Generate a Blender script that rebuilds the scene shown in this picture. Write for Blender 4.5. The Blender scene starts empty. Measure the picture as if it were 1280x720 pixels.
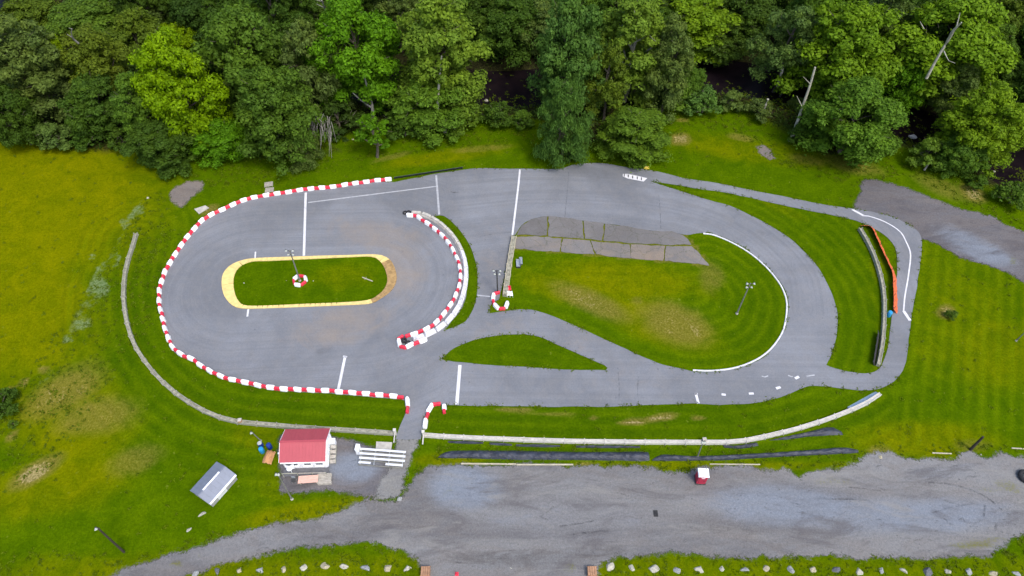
import bpy, bmesh, math, random
import numpy as np
from mathutils import Vector, Matrix, geometry

random.seed(7)
rng = np.random.default_rng(11)
R = math.radians

# ------------------------------------------------------------------ camera
F_PX, TILT, CAM_H = 880.0, math.atan(690 / 880.0), 78.0
scene = bpy.context.scene
cam_data = bpy.data.cameras.new("camera")
cam = bpy.data.objects.new("camera", cam_data)
scene.collection.objects.link(cam)
cam_data.sensor_width = 36.0
cam_data.lens = 36.0 * F_PX / 1280.0
cam_data.clip_start = 0.5
cam_data.clip_end = 5000
cam.location = (0, 0, CAM_H)
cam.rotation_euler = (TILT, 0, 0)
scene.camera = cam

# ------------------------------------------------------------------ light
SUN_EL, SUN_AZ = R(58), R(-52)      # azimuth measured from +x, so the light comes from +x -y
world = bpy.data.worlds.new("World")
scene.world = world
world.use_nodes = True
wn = world.node_tree
bg = wn.nodes["Background"]
sky = wn.nodes.new("ShaderNodeTexSky")
sky.sky_type = 'NISHITA'
sky.sun_disc = False
sky.sun_elevation = SUN_EL
sky.sun_rotation = math.pi / 2 - SUN_AZ
sky.air_density = 1.0
sky.dust_density = 3.0
sky.ozone_density = 1.0
wn.links.new(sky.outputs[0], bg.inputs[0])
bg.inputs[1].default_value = 0.15
sun_data = bpy.data.lights.new("sun", 'SUN')
sun_data.energy = 1.25
sun_data.angle = R(14)
sun_data.color = (1.0, 0.96, 0.9)
sun = bpy.data.objects.new("sun", sun_data)
scene.collection.objects.link(sun)
sd = Vector((math.cos(SUN_EL) * math.cos(SUN_AZ), math.cos(SUN_EL) * math.sin(SUN_AZ), math.sin(SUN_EL)))
sun.rotation_euler = sd.to_track_quat('Z', 'Y').to_euler()
sun.location = (40, -40, 90)
scene.view_settings.view_transform = 'Standard'
scene.view_settings.look = 'None'
scene.view_settings.exposure = 0.95
scene.view_settings.gamma = 1.0
scene.render.engine = 'CYCLES'
scene.cycles.max_bounces = 7
scene.cycles.transparent_max_bounces = 6

# ------------------------------------------------------------------ survey: plan coordinates on the ground
_d = np.array([0, math.sin(TILT), -math.cos(TILT)])
_u = np.array([0, math.cos(TILT), math.sin(TILT)])
_C = np.array([0, 0, CAM_H])
def G(px, py, z=0.0):
    v = _d * F_PX + np.array([px - 640.0, 0, 0]) + _u * (360.0 - py)
    t = (z - CAM_H) / v[2]
    p = _C + v * t
    return (float(p[0]), float(p[1]))
def GL(pts, z=0.0):
    return [G(x, y, z) for x, y in pts]
def survey(x, y):
    """plan metres -> survey sheet coordinates (vectorised), used only to look up where turf is worn"""
    qz = -CAM_H
    dep = y * _d[1] + qz * _d[2]
    dep = np.maximum(dep, 1e-3)
    return 640 + F_PX * x / dep, 360 - F_PX * (y * _u[1] + qz * _u[2]) / dep

COL = scene.collection
def tag(o, label=None, cat=None, group=None, kind=None):
    if label: o['label'] = label
    if cat: o['category'] = cat
    if group: o['group'] = group
    if kind: o['kind'] = kind
    return o
def empty(name, loc=(0, 0, 0), rz=0.0, label=None, cat=None, group=None):
    o = bpy.data.objects.new(name, None)
    o.empty_display_size = 0.3
    COL.objects.link(o)
    o.location = loc
    o.rotation_euler = (0, 0, rz)
    return tag(o, label, cat, group)
def link(name, me, mat=None, parent=None, loc=None, rz=None):
    o = bpy.data.objects.new(name, me)
    COL.objects.link(o)
    if mat is not None and len(me.materials) == 0:
        me.materials.append(mat)
    if parent is not None: o.parent = parent
    if loc is not None: o.location = loc
    if rz is not None: o.rotation_euler = (0, 0, rz)
    return o
def copy_tree(o, parent=None):
    c = o.copy()
    COL.objects.link(c)
    c.parent = parent
    for ch in list(o.children):
        copy_tree(ch, c)
    return c

_ones = ["", "first", "second", "third", "fourth", "fifth", "sixth", "seventh", "eighth", "ninth", "tenth", "eleventh", "twelfth",
         "thirteenth", "fourteenth", "fifteenth", "sixteenth", "seventeenth", "eighteenth", "nineteenth"]
_tens = {2: "twent", 3: "thirt", 4: "fort", 5: "fift", 6: "sixt", 7: "sevent", 8: "eight", 9: "ninet"}
def nth(n):
    if n < 20: return _ones[n]
    t, o = divmod(n, 10)
    return _tens[t] + "ieth" if o == 0 else _tens[t] + "y-" + _ones[o]

# ------------------------------------------------------------------ materials
def lin(c):
    return tuple(c) + (1.0,)
class NT:
    def __init__(s, name):
        s.m = bpy.data.materials.new(name)
        s.m.use_nodes = True
        s.t = s.m.node_tree
        s.p = s.t.nodes["Principled BSDF"]
        s.out = s.t.nodes["Material Output"]
    def n(s, typ, **kw):
        nd = s.t.nodes.new(typ)
        for k, v in kw.items():
            setattr(nd, k, v)
        return nd
    def l(s, a, b):
        s.t.links.new(a, b)
    def val(s, sock, v):
        if hasattr(v, 'is_linked') or isinstance(v, bpy.types.NodeSocket):
            s.l(v, sock)
        else:
            sock.default_value = v
    def coords(s):
        g = s.n('ShaderNodeNewGeometry')
        return g.outputs['Position']
    def objc(s):
        return s.n('ShaderNodeTexCoord').outputs['Object']
    def scale(s, vec, sc):
        m = s.n('ShaderNodeMapping')
        s.l(vec, m.inputs[0])
        m.inputs['Scale'].default_value = sc
        return m.outputs[0]
    def noise(s, vec, scale, detail=4, rough=0.6, dist=0.0, color=False):
        t = s.n('ShaderNodeTexNoise')
        s.l(vec, t.inputs['Vector'])
        t.inputs['Scale'].default_value = scale
        t.inputs['Detail'].default_value = detail
        t.inputs['Roughness'].default_value = rough
        t.inputs['Distortion'].default_value = dist
        return t.outputs['Color' if color else 'Fac']
    def math(s, op, a, b=0.0, c=0.0, clamp=False):
        m = s.n('ShaderNodeMath', operation=op)
        m.use_clamp = clamp
        s.val(m.inputs[0], a); s.val(m.inputs[1], b)
        if op in ('MULTIPLY_ADD', 'SMOOTHSTEP', 'SMOOTH_MIN'): s.val(m.inputs[2], c)
        return m.outputs[0]
    def ramp(s, f, lo, hi, a=0.0, b=1.0):
        m = s.n('ShaderNodeMapRange', interpolation_type='SMOOTHSTEP')
        s.l(f, m.inputs[0])
        m.inputs[1].default_value = lo; m.inputs[2].default_value = hi
        m.inputs[3].default_value = a; m.inputs[4].default_value = b
        return m.outputs[0]
    def mix(s, f, a, b, mode='MIX'):
        m = s.n('ShaderNodeMix', data_type='RGBA', blend_type=mode)
        s.val(m.inputs[0], f)
        for i, v in ((6, a), (7, b)):
            if isinstance(v, bpy.types.NodeSocket): s.l(v, m.inputs[i])
            else: m.inputs[i].default_value = lin(v)
        return m.outputs[2]
    def attr(s, name):
        a = s.n('ShaderNodeAttribute'); a.attribute_name = name
        return a
    def rgb(s, sock):
        x = s.n('ShaderNodeSeparateColor'); s.l(sock, x.inputs[0]); return x.outputs
    def bump(s, h, strength=0.5, dist=0.05):
        b = s.n('ShaderNodeBump')
        b.inputs['Strength'].default_value = strength
        b.inputs['Distance'].default_value = dist
        s.l(h, b.inputs['Height'])
        s.l(b.outputs[0], s.p.inputs['Normal'])
    def fin(s, col, rough=0.8, spec=0.3, metal=0.0):
        if isinstance(col, bpy.types.NodeSocket): s.l(col, s.p.inputs['Base Color'])
        else: s.p.inputs['Base Color'].default_value = lin(col)
        s.val(s.p.inputs['Roughness'], rough)
        s.p.inputs['Specular IOR Level'].default_value = spec
        s.p.inputs['Metallic'].default_value = metal
        return s.m

def simple(name, col, rough=0.7, var=0.25, sc=3.0, metal=0.0, spec=0.3, dirt=None, dirt_amt=0.35, bump=0.0):
    t = NT(name)
    v = t.objc()
    rnd = t.n('ShaderNodeObjectInfo').outputs['Random']
    off = t.n('ShaderNodeVectorMath', operation='ADD')
    t.l(v, off.inputs[0]); cmb = t.n('ShaderNodeCombineXYZ')
    t.l(t.math('MULTIPLY', rnd, 37.0), cmb.inputs[0]); t.l(cmb.outputs[0], off.inputs[1])
    vv = off.outputs[0]
    n1 = t.noise(vv, sc, 5, 0.65)
    dk = tuple(c * (1 - var) for c in col); lt = tuple(min(1, c * (1 + var * 0.6)) for c in col)
    c = t.mix(t.ramp(n1, 0.3, 0.7), dk, lt)
    if dirt:
        n2 = t.noise(vv, sc * 0.45, 6, 0.7)
        c = t.mix(t.ramp(n2, 0.55, 0.75, 0, dirt_amt), c, dirt)
    if bump: t.bump(n1, bump, 0.03)
    return t.fin(c, rough, spec, metal)

M = {}
# turf ------------------------------------------------------------
def turf_material(name='turf'):
    t = NT(name)
    P = t.coords()
    a = t.rgb(t.attr('wear').outputs['Color'])       # r yellow, g dry thatch, b forest floor
    b = t.rgb(t.attr('wear2').outputs['Color'])      # r algae / wet hollow, g lush, b mown lane
    wd = t.attr('lane').outputs['Fac']
    big = t.noise(P, 0.045, 5, 0.6, 0.6)
    mid = t.noise(P, 0.35, 6, 0.7, 0.8)
    fine = t.noise(P, 3.2, 5, 0.75)
    vfine = t.noise(P, 11.0, 3, 0.7)
    green = t.mix(t.ramp(mid, 0.32, 0.68), (0.047, 0.092, 0.0006), (0.070, 0.122, 0.0008))
    lush = t.mix(t.ramp(mid, 0.3, 0.7), (0.038, 0.080, 0.0006), (0.060, 0.108, 0.0008))
    yel = t.mix(t.ramp(mid, 0.3, 0.7), (0.108, 0.128, 0.0006), (0.154, 0.160, 0.0008))
    c = t.mix(b[1], green, lush)
    yf = t.math('ADD', a[0], t.math('MULTIPLY', t.math('SUBTRACT', big, 0.5), 0.7))
    yf = t.math('ADD', yf, t.math('MULTIPLY', t.math('SUBTRACT', mid, 0.5), 0.45))
    c = t.mix(t.ramp(yf, 0.15, 1.0), c, yel)
    # mower lanes
    st = t.math('SINE', t.math('MULTIPLY', wd, 2 * math.pi / 1.7))
    st = t.math('MULTIPLY', st, t.math('MULTIPLY', b[2], t.ramp(t.noise(P, 0.16, 3, 0.6), 0.3, 0.6, .25, 1.0)))
    c = t.mix(t.math('MULTIPLY', t.math('MAXIMUM', st, 0.0), 0.55), c, (0.12, 0.172, 0.002))
    c = t.mix(t.math('MULTIPLY', t.math('MAXIMUM', t.math('MULTIPLY', st, -1.0), 0.0), 0.5), c, (0.03, 0.065, 0.002))
    # dry thatch patches with ragged rims
    sf = t.math('ADD', a[1], t.math('MULTIPLY', t.math('SUBTRACT', mid, 0.5), 0.55))
    sf = t.math('ADD', sf, t.math('MULTIPLY', t.math('SUBTRACT', fine, 0.5), 0.25))
    c = t.mix(t.ramp(sf, 0.15, 0.75, 0, 0.72), c, t.mix(t.ramp(fine, 0.3, 0.7), (0.135, 0.112, 0.018), (0.185, 0.155, 0.035)))
    df = t.math('ADD', a[1], t.math('MULTIPLY', t.math('SUBTRACT', mid, 0.5), 1.0))
    df = t.math('ADD', df, t.math('MULTIPLY', t.math('SUBTRACT', fine, 0.5), 0.8))
    dry = t.mix(t.ramp(fine, 0.3, 0.7), (0.17, 0.14, 0.055), (0.36, 0.29, 0.14))
    c = t.mix(t.ramp(df, 0.70, 0.98, 0, 0.85), c, dry)
    # algae hollows
    wf = t.math('ADD', b[0], t.math('MULTIPLY', t.math('SUBTRACT', t.noise(P, 0.9, 6, 0.75), 0.5), 1.5))
    c = t.mix(t.ramp(wf, 0.42, 0.85, 0, 0.62), c, t.mix(t.ramp(fine, .35, .65), (0.10, 0.16, 0.05), (0.20, 0.25, 0.15)))
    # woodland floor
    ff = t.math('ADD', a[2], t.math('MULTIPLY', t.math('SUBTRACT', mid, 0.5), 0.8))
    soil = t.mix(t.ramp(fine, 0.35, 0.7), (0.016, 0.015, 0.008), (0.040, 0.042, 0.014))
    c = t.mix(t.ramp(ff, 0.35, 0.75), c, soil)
    # blades
    c = t.mix(0.8, c, t.mix(t.ramp(fine, 0.25, 0.75), (0.62, 0.66, 0.6), (1.25, 1.22, 1.2)), 'MULTIPLY')
    c = t.mix(0.55, c, t.mix(t.ramp(vfine, 0.25, 0.75), (0.6, 0.62, 0.6), (1.3, 1.3, 1.2)), 'MULTIPLY')
    spk = t.noise(P, 1.7, 2, 0.5)
    c = t.mix(t.ramp(spk, 0.68, 0.76, 0, 0.45), c, (0.15, 0.19, 0.02))
    spk2 = t.noise(t.scale(P, (1.0, 1.0, 1.0)), 1.1, 3, 0.6, 0.4)
    c = t.mix(t.ramp(spk2, 0.69, 0.77, 0, 0.28), c, (0.025, 0.045, 0.002))
    t.bump(t.math('ADD', fine, t.math('MULTIPLY', vfine, 0.6)), 0.55, 0.12)
    return t.fin(c, 0.95, 0.0)
M['turf'] = turf_material()

def asphalt_material(name, base, warm, crack=0.0, streak=True):
    t = NT(name)
    P = t.coords()
    a = t.rgb(t.attr('wear').outputs['Color'])    # r dust, g darker patch, b clean lane
    lane = t.attr('lane').outputs['Fac']
    big = t.noise(P, 0.09, 5, 0.6, 0.5)
    mid = t.noise(P, 0.6, 6, 0.7, 0.4)
    fine = t.noise(P, 9.0, 3, 0.8)
    d = tuple(c * 0.80 for c in base); l = tuple(c * 1.18 for c in base)
    c = t.mix(t.ramp(big, 0.3, 0.7), d, l)
    if streak:
        cmb = t.n('ShaderNodeCombineXYZ'); t.l(t.math('MULTIPLY', lane, 1.3), cmb.inputs[0])
        s2 = t.n('ShaderNodeVectorMath', operation='MULTIPLY_ADD'); t.l(P, s2.inputs[0])
        s2.inputs[1].default_value = (0.02, 0.02, 0); t.l(cmb.outputs[0], s2.inputs[2])
        st = t.noise(s2.outputs[0], 1.0, 4, 0.7)
        c = t.mix(t.ramp(st, 0.34, 0.70, 0.0, 0.5), c, tuple(x * 0.72 for x in base))
        st2 = t.noise(s2.outputs[0], 2.3, 3, 0.7)
        c = t.mix(t.ramp(st2, 0.5, 0.75, 0.0, 0.22), c, tuple(x * 1.32 for x in base))
    c = t.mix(t.ramp(mid, 0.35, 0.75, 0, 0.35), c, warm)
    du = t.math('ADD', a[0], t.math('MULTIPLY', t.math('SUBTRACT', t.noise(P, 0.28, 7, 0.75, 0.8), 0.5), 2.2))
    c = t.mix(t.ramp(du, 0.25, 1.45, 0, 0.7), c, tuple(x * k for x, k in zip(warm, (1.20, 1.04, 0.88))))
    da = t.math('ADD', a[1], t.math('MULTIPLY', t.math('SUBTRACT', mid, 0.5), 0.8))
    c = t.mix(t.ramp(da, 0.4, 0.9, 0, 0.6), c, tuple(x * 0.55 for x in base))
    c = t.mix(0.45, c, t.mix(t.ramp(fine, 0.25, 0.75), (0.62, 0.62, 0.62), (1.3, 1.3, 1.3)), 'MULTIPLY')
    spots = t.noise(P, 2.1, 2, 0.5)
    c = t.mix(t.ramp(spots, 0.70, 0.78, 0, 0.45), c, tuple(x * 0.45 for x in base))
    if crack:
        v = t.n('ShaderNodeTexVoronoi', feature='DISTANCE_TO_EDGE')
        dd = t.n('ShaderNodeVectorMath', operation='ADD'); t.l(P, dd.inputs[0])
        nn = t.n('ShaderNodeVectorMath', operation='SCALE'); t.l(t.noise(P, 0.8, 4, 0.7, color=True), nn.inputs[0]); nn.inputs['Scale'].default_value = 1.6
        t.l(nn.outputs[0], dd.inputs[1]); t.l(dd.outputs[0], v.inputs['Vector']); v.inputs['Scale'].default_value = 0.35
        c = t.mix(t.ramp(v.outputs['Distance'], 0.0, 0.02, crack, 0), c, (0.05, 0.06, 0.03))
    t.bump(fine, 0.25, 0.02)
    return t.fin(c, 0.88, 0.25)
M['asphalt'] = asphalt_material('asphalt', (0.168, 0.178, 0.198), (0.196, 0.188, 0.180))
M['old_asphalt'] = asphalt_material('weathered_asphalt', (0.150, 0.144, 0.142), (0.21, 0.185, 0.155), crack=.5, streak=False)

def gravel_material(name, base, light, brown):
    t = NT(name)
    P = t.coords()
    a = t.rgb(t.attr('wear').outputs['Color'])    # r bluish damp fines, g weeds, b dark
    P2 = t.scale(P, (0.35, 1.0, 1.0))
    big = t.noise(P2, 0.09, 6, 0.62, 0.8)
    mid = t.noise(P2, 0.55, 6, 0.7, 0.9)
    fine = t.noise(P, 4.0, 6, 0.8)
    peb = t.noise(P, 16.0, 2, 0.8)
    c = t.mix(t.ramp(big, 0.32, 0.66), base, light)
    c = t.mix(t.ramp(mid, 0.35, 0.72, 0, 0.55), c, brown)
    bl = t.math('ADD', a[0], t.math('MULTIPLY', t.math('SUBTRACT', mid, 0.5), 1.1))
    c = t.mix(t.ramp(bl, 0.25, 0.9, 0, 0.85), c, (0.175, 0.200, 0.238))
    dk = t.math('ADD', a[2], t.math('MULTIPLY', t.math('SUBTRACT', mid, 0.5), 0.9))
    c = t.mix(t.ramp(dk, 0.35, 0.85, 0, 0.7), c, tuple(x * 0.55 for x in base))
    wd = t.math('ADD', a[1], t.math('MULTIPLY', t.math('SUBTRACT', fine, 0.5), 1.2))
    c = t.mix(t.ramp(wd, 0.45, 0.85, 0, 0.8), c, (0.115, 0.115, 0.012))
    rough_patch = t.noise(P2, 1.3, 5, 0.75, 1.2)
    c = t.mix(t.ramp(rough_patch, 0.60, 0.68, 0, 0.5), c, tuple(x * 0.5 for x in base))
    c = t.mix(0.5, c, t.mix(t.ramp(fine, 0.25, 0.75), (0.6, 0.6, 0.61), (1.32, 1.31, 1.3)), 'MULTIPLY')
    med = t.noise(P2, 0.22, 5, 0.65, 1.5)
    c = t.mix(t.ramp(med, 0.5, 0.68, 0, 0.6), c, tuple(x * k for x, k in zip(base, (0.78, 0.74, 0.74))))
    med2 = t.noise(t.scale(P, (0.3, 1.2, 1.0)), 0.31, 5, 0.7, 1.2)
    c = t.mix(t.ramp(med2, 0.52, 0.7, 0, 0.55), c, tuple(x * k for x, k in zip(light, (1.12, 1.08, 1.0))))
    c = t.mix(0.35, c, t.mix(t.ramp(peb, 0.3, 0.7), (0.6, 0.6, 0.6), (1.35, 1.35, 1.35)), 'MULTIPLY')
    t.bump(t.math('ADD', fine, mid), 0.6, 0.08)
    t.fin(c, 0.95, 0.1)
    e = t.attr('edge').outputs['Fac']                # stones thin out towards the turf
    ee = t.math('ADD', e, t.math('MULTIPLY', t.math('SUBTRACT', t.noise(P, 0.8, 6, 0.75), 0.5), 2.2))
    ee = t.math('ADD', ee, t.math('MULTIPLY', t.math('SUBTRACT', fine, 0.5), 1.0))
    tr = t.n('ShaderNodeBsdfTransparent'); mx = t.n('ShaderNodeMixShader')
    t.l(t.ramp(ee, 0.30, 0.85), mx.inputs[0]); t.l(tr.outputs[0], mx.inputs[1]); t.l(t.p.outputs[0], mx.inputs[2])
    t.l(mx.outputs[0], t.out.inputs['Surface'])
    return t.m
M['gravel'] = gravel_material('gravel', (0.110, 0.108, 0.112), (0.190, 0.192, 0.194), (0.158, 0.140, 0.124))
M['gravel_dark'] = gravel_material('dark_gravel', (0.095, 0.093, 0.101), (0.135, 0.130, 0.136), (0.132, 0.112, 0.10))
M['gravel_light'] = gravel_material('pale_gravel', (0.165, 0.165, 0.165), (0.22, 0.22, 0.212), (0.18, 0.172, 0.15))

M['gravel_brown'] = gravel_material('brown_gravel', (0.15, 0.135, 0.125), (0.20, 0.18, 0.165), (0.19, 0.15, 0.11))
M['white_line'] = simple('white_line_paint', (0.60, 0.60, 0.62), 0.6, 0.12, 1.5, dirt=(0.25, 0.26, 0.29), dirt_amt=0.7)
M['faint_line'] = simple('worn_line_paint', (0.36, 0.37, 0.39), 0.7, 0.2, 2.0, dirt=(0.17, 0.18, 0.2), dirt_amt=0.9)
M['kerb_yellow'] = simple('yellow_kerb_paint', (0.70, 0.53, 0.20), 0.6, 0.14, 1.4, dirt=(0.36, 0.26, 0.13), dirt_amt=0.85)
M['kerb_worn'] = simple('bare_worn_kerb', (0.34, 0.22, 0.09), 0.8, 0.35, 1.6, dirt=(0.16, 0.12, 0.08), dirt_amt=0.9)
M['white_plastic'] = simple('white_plastic', (0.80, 0.80, 0.80), 0.4, 0.06, 2.0, spec=0.5, dirt=(0.42, 0.40, 0.36), dirt_amt=0.55)
M['red_plastic'] = simple('red_plastic', (0.62, 0.028, 0.060), 0.42, 0.15, 2.0, spec=0.5, dirt=(0.36, 0.10, 0.08), dirt_amt=0.7)
M['board_grey'] = simple('weathered_board', (0.30, 0.295, 0.235), 0.85, 0.25, 1.6, dirt=(0.2, 0.2, 0.15), dirt_amt=0.6)
M['board_cream'] = simple('cream_board', (0.44, 0.40, 0.29), 0.8, 0.2, 1.4, dirt=(0.33, 0.29, 0.2), dirt_amt=0.6)
M['board_white'] = simple('whitewashed_board', (0.52, 0.50, 0.45), 0.75, 0.15, 1.4, dirt=(0.42, 0.38, 0.33), dirt_amt=0.6)
M['wall_fill'] = simple('wall_fill', (0.27, 0.26, 0.20), 0.95, 0.45, 2.5, dirt=(0.12, 0.13, 0.05), dirt_amt=0.8)
M['wall_fill_pale'] = simple('pale_wall_fill', (0.46, 0.44, 0.39), 0.9, 0.25, 2.0, dirt=(0.28, 0.26, 0.22), dirt_amt=0.7)
M['tarp'] = simple('black_tarp', (0.030, 0.036, 0.052), 0.55, 0.4, 1.5, spec=0.35, dirt=(0.09, 0.09, 0.10), dirt_amt=0.6, bump=0.6)
M['rubber'] = simple('tyre_rubber', (0.022, 0.022, 0.025), 0.85, 0.3, 4.0)
M['orange'] = simple('orange_mesh', (0.52, 0.110, 0.034), 0.7, 0.2, 2.0, dirt=(0.42, 0.12, 0.06), dirt_amt=0.8)
M['blue_plastic'] = simple('blue_plastic', (0.02, 0.25, 0.50), 0.4, 0.12, 2.0, spec=0.5)
M['navy_plastic'] = simple('navy_plastic', (0.010, 0.035, 0.22), 0.4, 0.15, 2.0, spec=0.5)
M['yellow_plastic'] = simple('yellow_plastic', (0.66, 0.50, 0.06), 0.5, 0.1, 2.0, spec=0.4)
M['steel'] = simple('galvanised_steel', (0.42, 0.45, 0.48), 0.45, 0.15, 3.0, metal=0.5, spec=0.5)
M['blue_steel'] = simple('blue_grey_steel', (0.36, 0.46, 0.55), 0.35, 0.15, 2.0, metal=0.4, spec=0.5)
M['aluminium'] = simple('aluminium_plank', (0.74, 0.75, 0.77), 0.4, 0.08, 2.0, metal=0.2, spec=0.5)
M['dark_metal'] = simple('dark_metal', (0.05, 0.05, 0.05), 0.6, 0.3, 3.0)
M['pole_wood'] = simple('dark_pole_wood', (0.045, 0.038, 0.028), 0.85, 0.3, 2.0)
M['pole_grey'] = simple('grey_pole', (0.17, 0.17, 0.15), 0.8, 0.25, 2.0)
M['pale_lamp'] = simple('pale_lamp_head', (0.36, 0.38, 0.34), 0.4, 0.08, 3.0)
M['roof_red'] = simple('red_roof_metal', (0.37, 0.062, 0.078), 0.42, 0.07, 0.6, spec=0.5, dirt=(0.26, 0.045, 0.052), dirt_amt=0.5)
M['wall_white'] = simple('white_siding', (0.78, 0.78, 0.80), 0.6, 0.05, 1.0, dirt=(0.6, 0.6, 0.6), dirt_amt=0.3)
M['dark_glass'] = simple('dark_window', (0.03, 0.035, 0.045), 0.15, 0.2, 2.0, spec=0.6)
M['shed_roof'] = simple('grey_shed_roof', (0.20, 0.222, 0.27), 0.42, 0.1, 0.8, metal=0.3, spec=0.5, dirt=(0.17, 0.18, 0.21), dirt_amt=0.5)
M['shed_wall'] = simple('shed_wall', (0.30, 0.30, 0.29), 0.8, 0.2, 1.5)
M['timber'] = simple('rusty_timber', (0.34, 0.19, 0.11), 0.85, 0.3, 3.0, dirt=(0.18, 0.1, 0.06), dirt_amt=0.7)
M['pink_wood'] = simple('faded_red_wood', (0.66, 0.40, 0.32), 0.8, 0.12, 3.0, dirt=(0.45, 0.22, 0.16), dirt_amt=0.7)
M['pallet'] = simple('grey_pallet_wood', (0.40, 0.37, 0.32), 0.85, 0.25, 3.0, dirt=(0.22, 0.2, 0.17), dirt_amt=0.6)
M['tan_canvas'] = simple('tan_canvas', (0.44, 0.225, 0.10), 0.8, 0.15, 2.0, dirt=(0.3, 0.16, 0.08), dirt_amt=0.5)
M['deck'] = simple('dark_decking', (0.13, 0.13, 0.14), 0.8, 0.25, 3.0, dirt=(0.07, 0.07, 0.07), dirt_amt=0.6)
M['concrete'] = simple('concrete', (0.42, 0.40, 0.35), 0.9, 0.2, 2.0, dirt=(0.25, 0.24, 0.18), dirt_amt=0.6, bump=0.3)
M['porta_red'] = simple('red_booth_paint', (0.42, 0.020, 0.055), 0.45, 0.15, 2.0, spec=0.5)
M['trim_white'] = simple('white_metal_trim', (0.82, 0.84, 0.86), 0.35, 0.04, 2.0, spec=0.5)
def rock_mat(name, col):
    return simple(name, col, 0.9, 0.32, 2.6, dirt=tuple(c * 0.5 for c in col), dirt_amt=0.7, bump=0.8)
M['rock_pale'] = rock_mat('pale_limestone', (0.38, 0.365, 0.30))
M['rock_grey'] = rock_mat('grey_stone', (0.27, 0.28, 0.28))
M['rock_tan'] = rock_mat('tan_stone', (0.36, 0.32, 0.22))
M['lot_stone'] = rock_mat('lot_stone', (0.13, 0.13, 0.135))
M['rock_dark'] = rock_mat('dark_stone', (0.11, 0.115, 0.125))

def leaf_material():
    t = NT('leaves')
    col = t.n('ShaderNodeObjectInfo').outputs['Color']
    g = t.n('ShaderNodeNewGeometry')
    rp = g.outputs['Random Per Island']
    tone = t.attr('tone').outputs['Fac']
    v = t.mix(rp, (0.66, 0.68, 0.55), (1.35, 1.32, 1.30))
    c = t.mix(1.0, col, v, 'MULTIPLY')
    # some sprays are yellower, some bluer: a trait of the twig
    c = t.mix(t.math('MULTIPLY', tone, 1.0), c, t.mix(1.0, c, (1.22, 1.14, 0.8), 'MULTIPLY'))
    t.fin(c, 0.6, 0.12)
    tr = t.n('ShaderNodeBsdfTranslucent')
    t.l(c, tr.inputs['Color'])
    mx = t.n('ShaderNodeMixShader')
    mx.inputs[0].default_value = 0.42
    t.l(t.p.outputs[0], mx.inputs[1]); t.l(tr.outputs[0], mx.inputs[2])
    t.l(mx.outputs[0], t.out.inputs['Surface'])
    return t.m
M['leaves'] = leaf_material()
M['bark'] = simple('bark', (0.10, 0.085, 0.065), 0.9, 0.35, 2.0, bump=0.6)
M['bark_pale'] = simple('pale_bark', (0.34, 0.325, 0.26), 0.85, 0.3, 2.0, dirt=(0.2, 0.19, 0.13), dirt_amt=0.7)
M['dead_wood'] = simple('dead_wood', (0.23, 0.215, 0.19), 0.9, 0.25, 2.0)
def water_material():
    t = NT('creek_water')
    P = t.coords()
    n = t.noise(P, 0.5, 4, 0.6)
    c = t.mix(t.ramp(n, 0.3, 0.7), (0.006, 0.004, 0.006), (0.012, 0.008, 0.009))
    t.bump(t.noise(P, 2.5, 3, 0.6), 0.15, 0.02)
    return t.fin(c, 0.3, 0.08)
M['water'] = water_material()
def mark_material():
    t = NT('tyre_mark')
    P = t.coords()
    n = t.noise(P, 1.4, 6, 0.8)
    t.fin((0.035, 0.036, 0.042), 0.8, 0.2)
    tr = t.n('ShaderNodeBsdfTransparent'); mx = t.n('ShaderNodeMixShader')
    t.l(t.ramp(n, 0.40, 0.68, 0.0, 0.45), mx.inputs[0]); t.l(tr.outputs[0], mx.inputs[1]); t.l(t.p.outputs[0], mx.inputs[2])
    t.l(mx.outputs[0], t.out.inputs['Surface'])
    return t.m
M['mark'] = mark_material()

# ------------------------------------------------------------------ geometry helpers
def catmull(pts, closed=False, step=0.5):
    P = [np.array(p, float) for p in pts]
    n = len(P)
    out = []
    rngi = range(n if closed else n - 1)
    for i in rngi:
        p0 = P[(i - 1) % n] if (closed or i > 0) else 2 * P[0] - P[1]
        p1 = P[i]; p2 = P[(i + 1) % n]
        p3 = P[(i + 2) % n] if (closed or i + 2 < n) else 2 * P[-1] - P[-2]
        L = np.linalg.norm(p2 - p1)
        k = max(1, int(L / step))
        for j in range(k):
            t = j / k
            out.append(0.5 * ((2 * p1) + (-p0 + p2) * t + (2 * p0 - 5 * p1 + 4 * p2 - p3) * t * t + (-p0 + 3 * p1 - 3 * p2 + p3) * t ** 3))
    if not closed: out.append(P[-1])
    return np.array(out)
def poly_line(pts, step=0.5, closed=False):
    out = []
    n = len(pts)
    for i in range(n if closed else n - 1):
        a = np.array(pts[i], float); b = np.array(pts[(i + 1) % n], float)
        k = max(1, int(np.linalg.norm(b - a) / step))
        for j in range(k): out.append(a + (b - a) * j / k)
    if not closed: out.append(np.array(pts[-1], float))
    return np.array(out)
def resample(path, step):
    seg = np.linalg.norm(np.diff(path, axis=0), axis=1)
    s = np.concatenate([[0], np.cumsum(seg)])
    n = max(1, int(round(s[-1] / step)))
    q = np.linspace(0, s[-1], n + 1)
    return np.stack([np.interp(q, s, path[:, 0]), np.interp(q, s, path[:, 1])], 1)
def inside(poly, x, y):
    poly = np.asarray(poly); res = np.zeros(x.shape, bool)
    x0, y0 = poly[-1]
    for x1, y1 in poly:
        c = ((y1 > y) != (y0 > y))
        if y0 != y1:
            res ^= c & (x < (x0 - x1) * (y - y1) / (y0 - y1) + x1)
        x0, y0 = x1, y1
    return res
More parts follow.
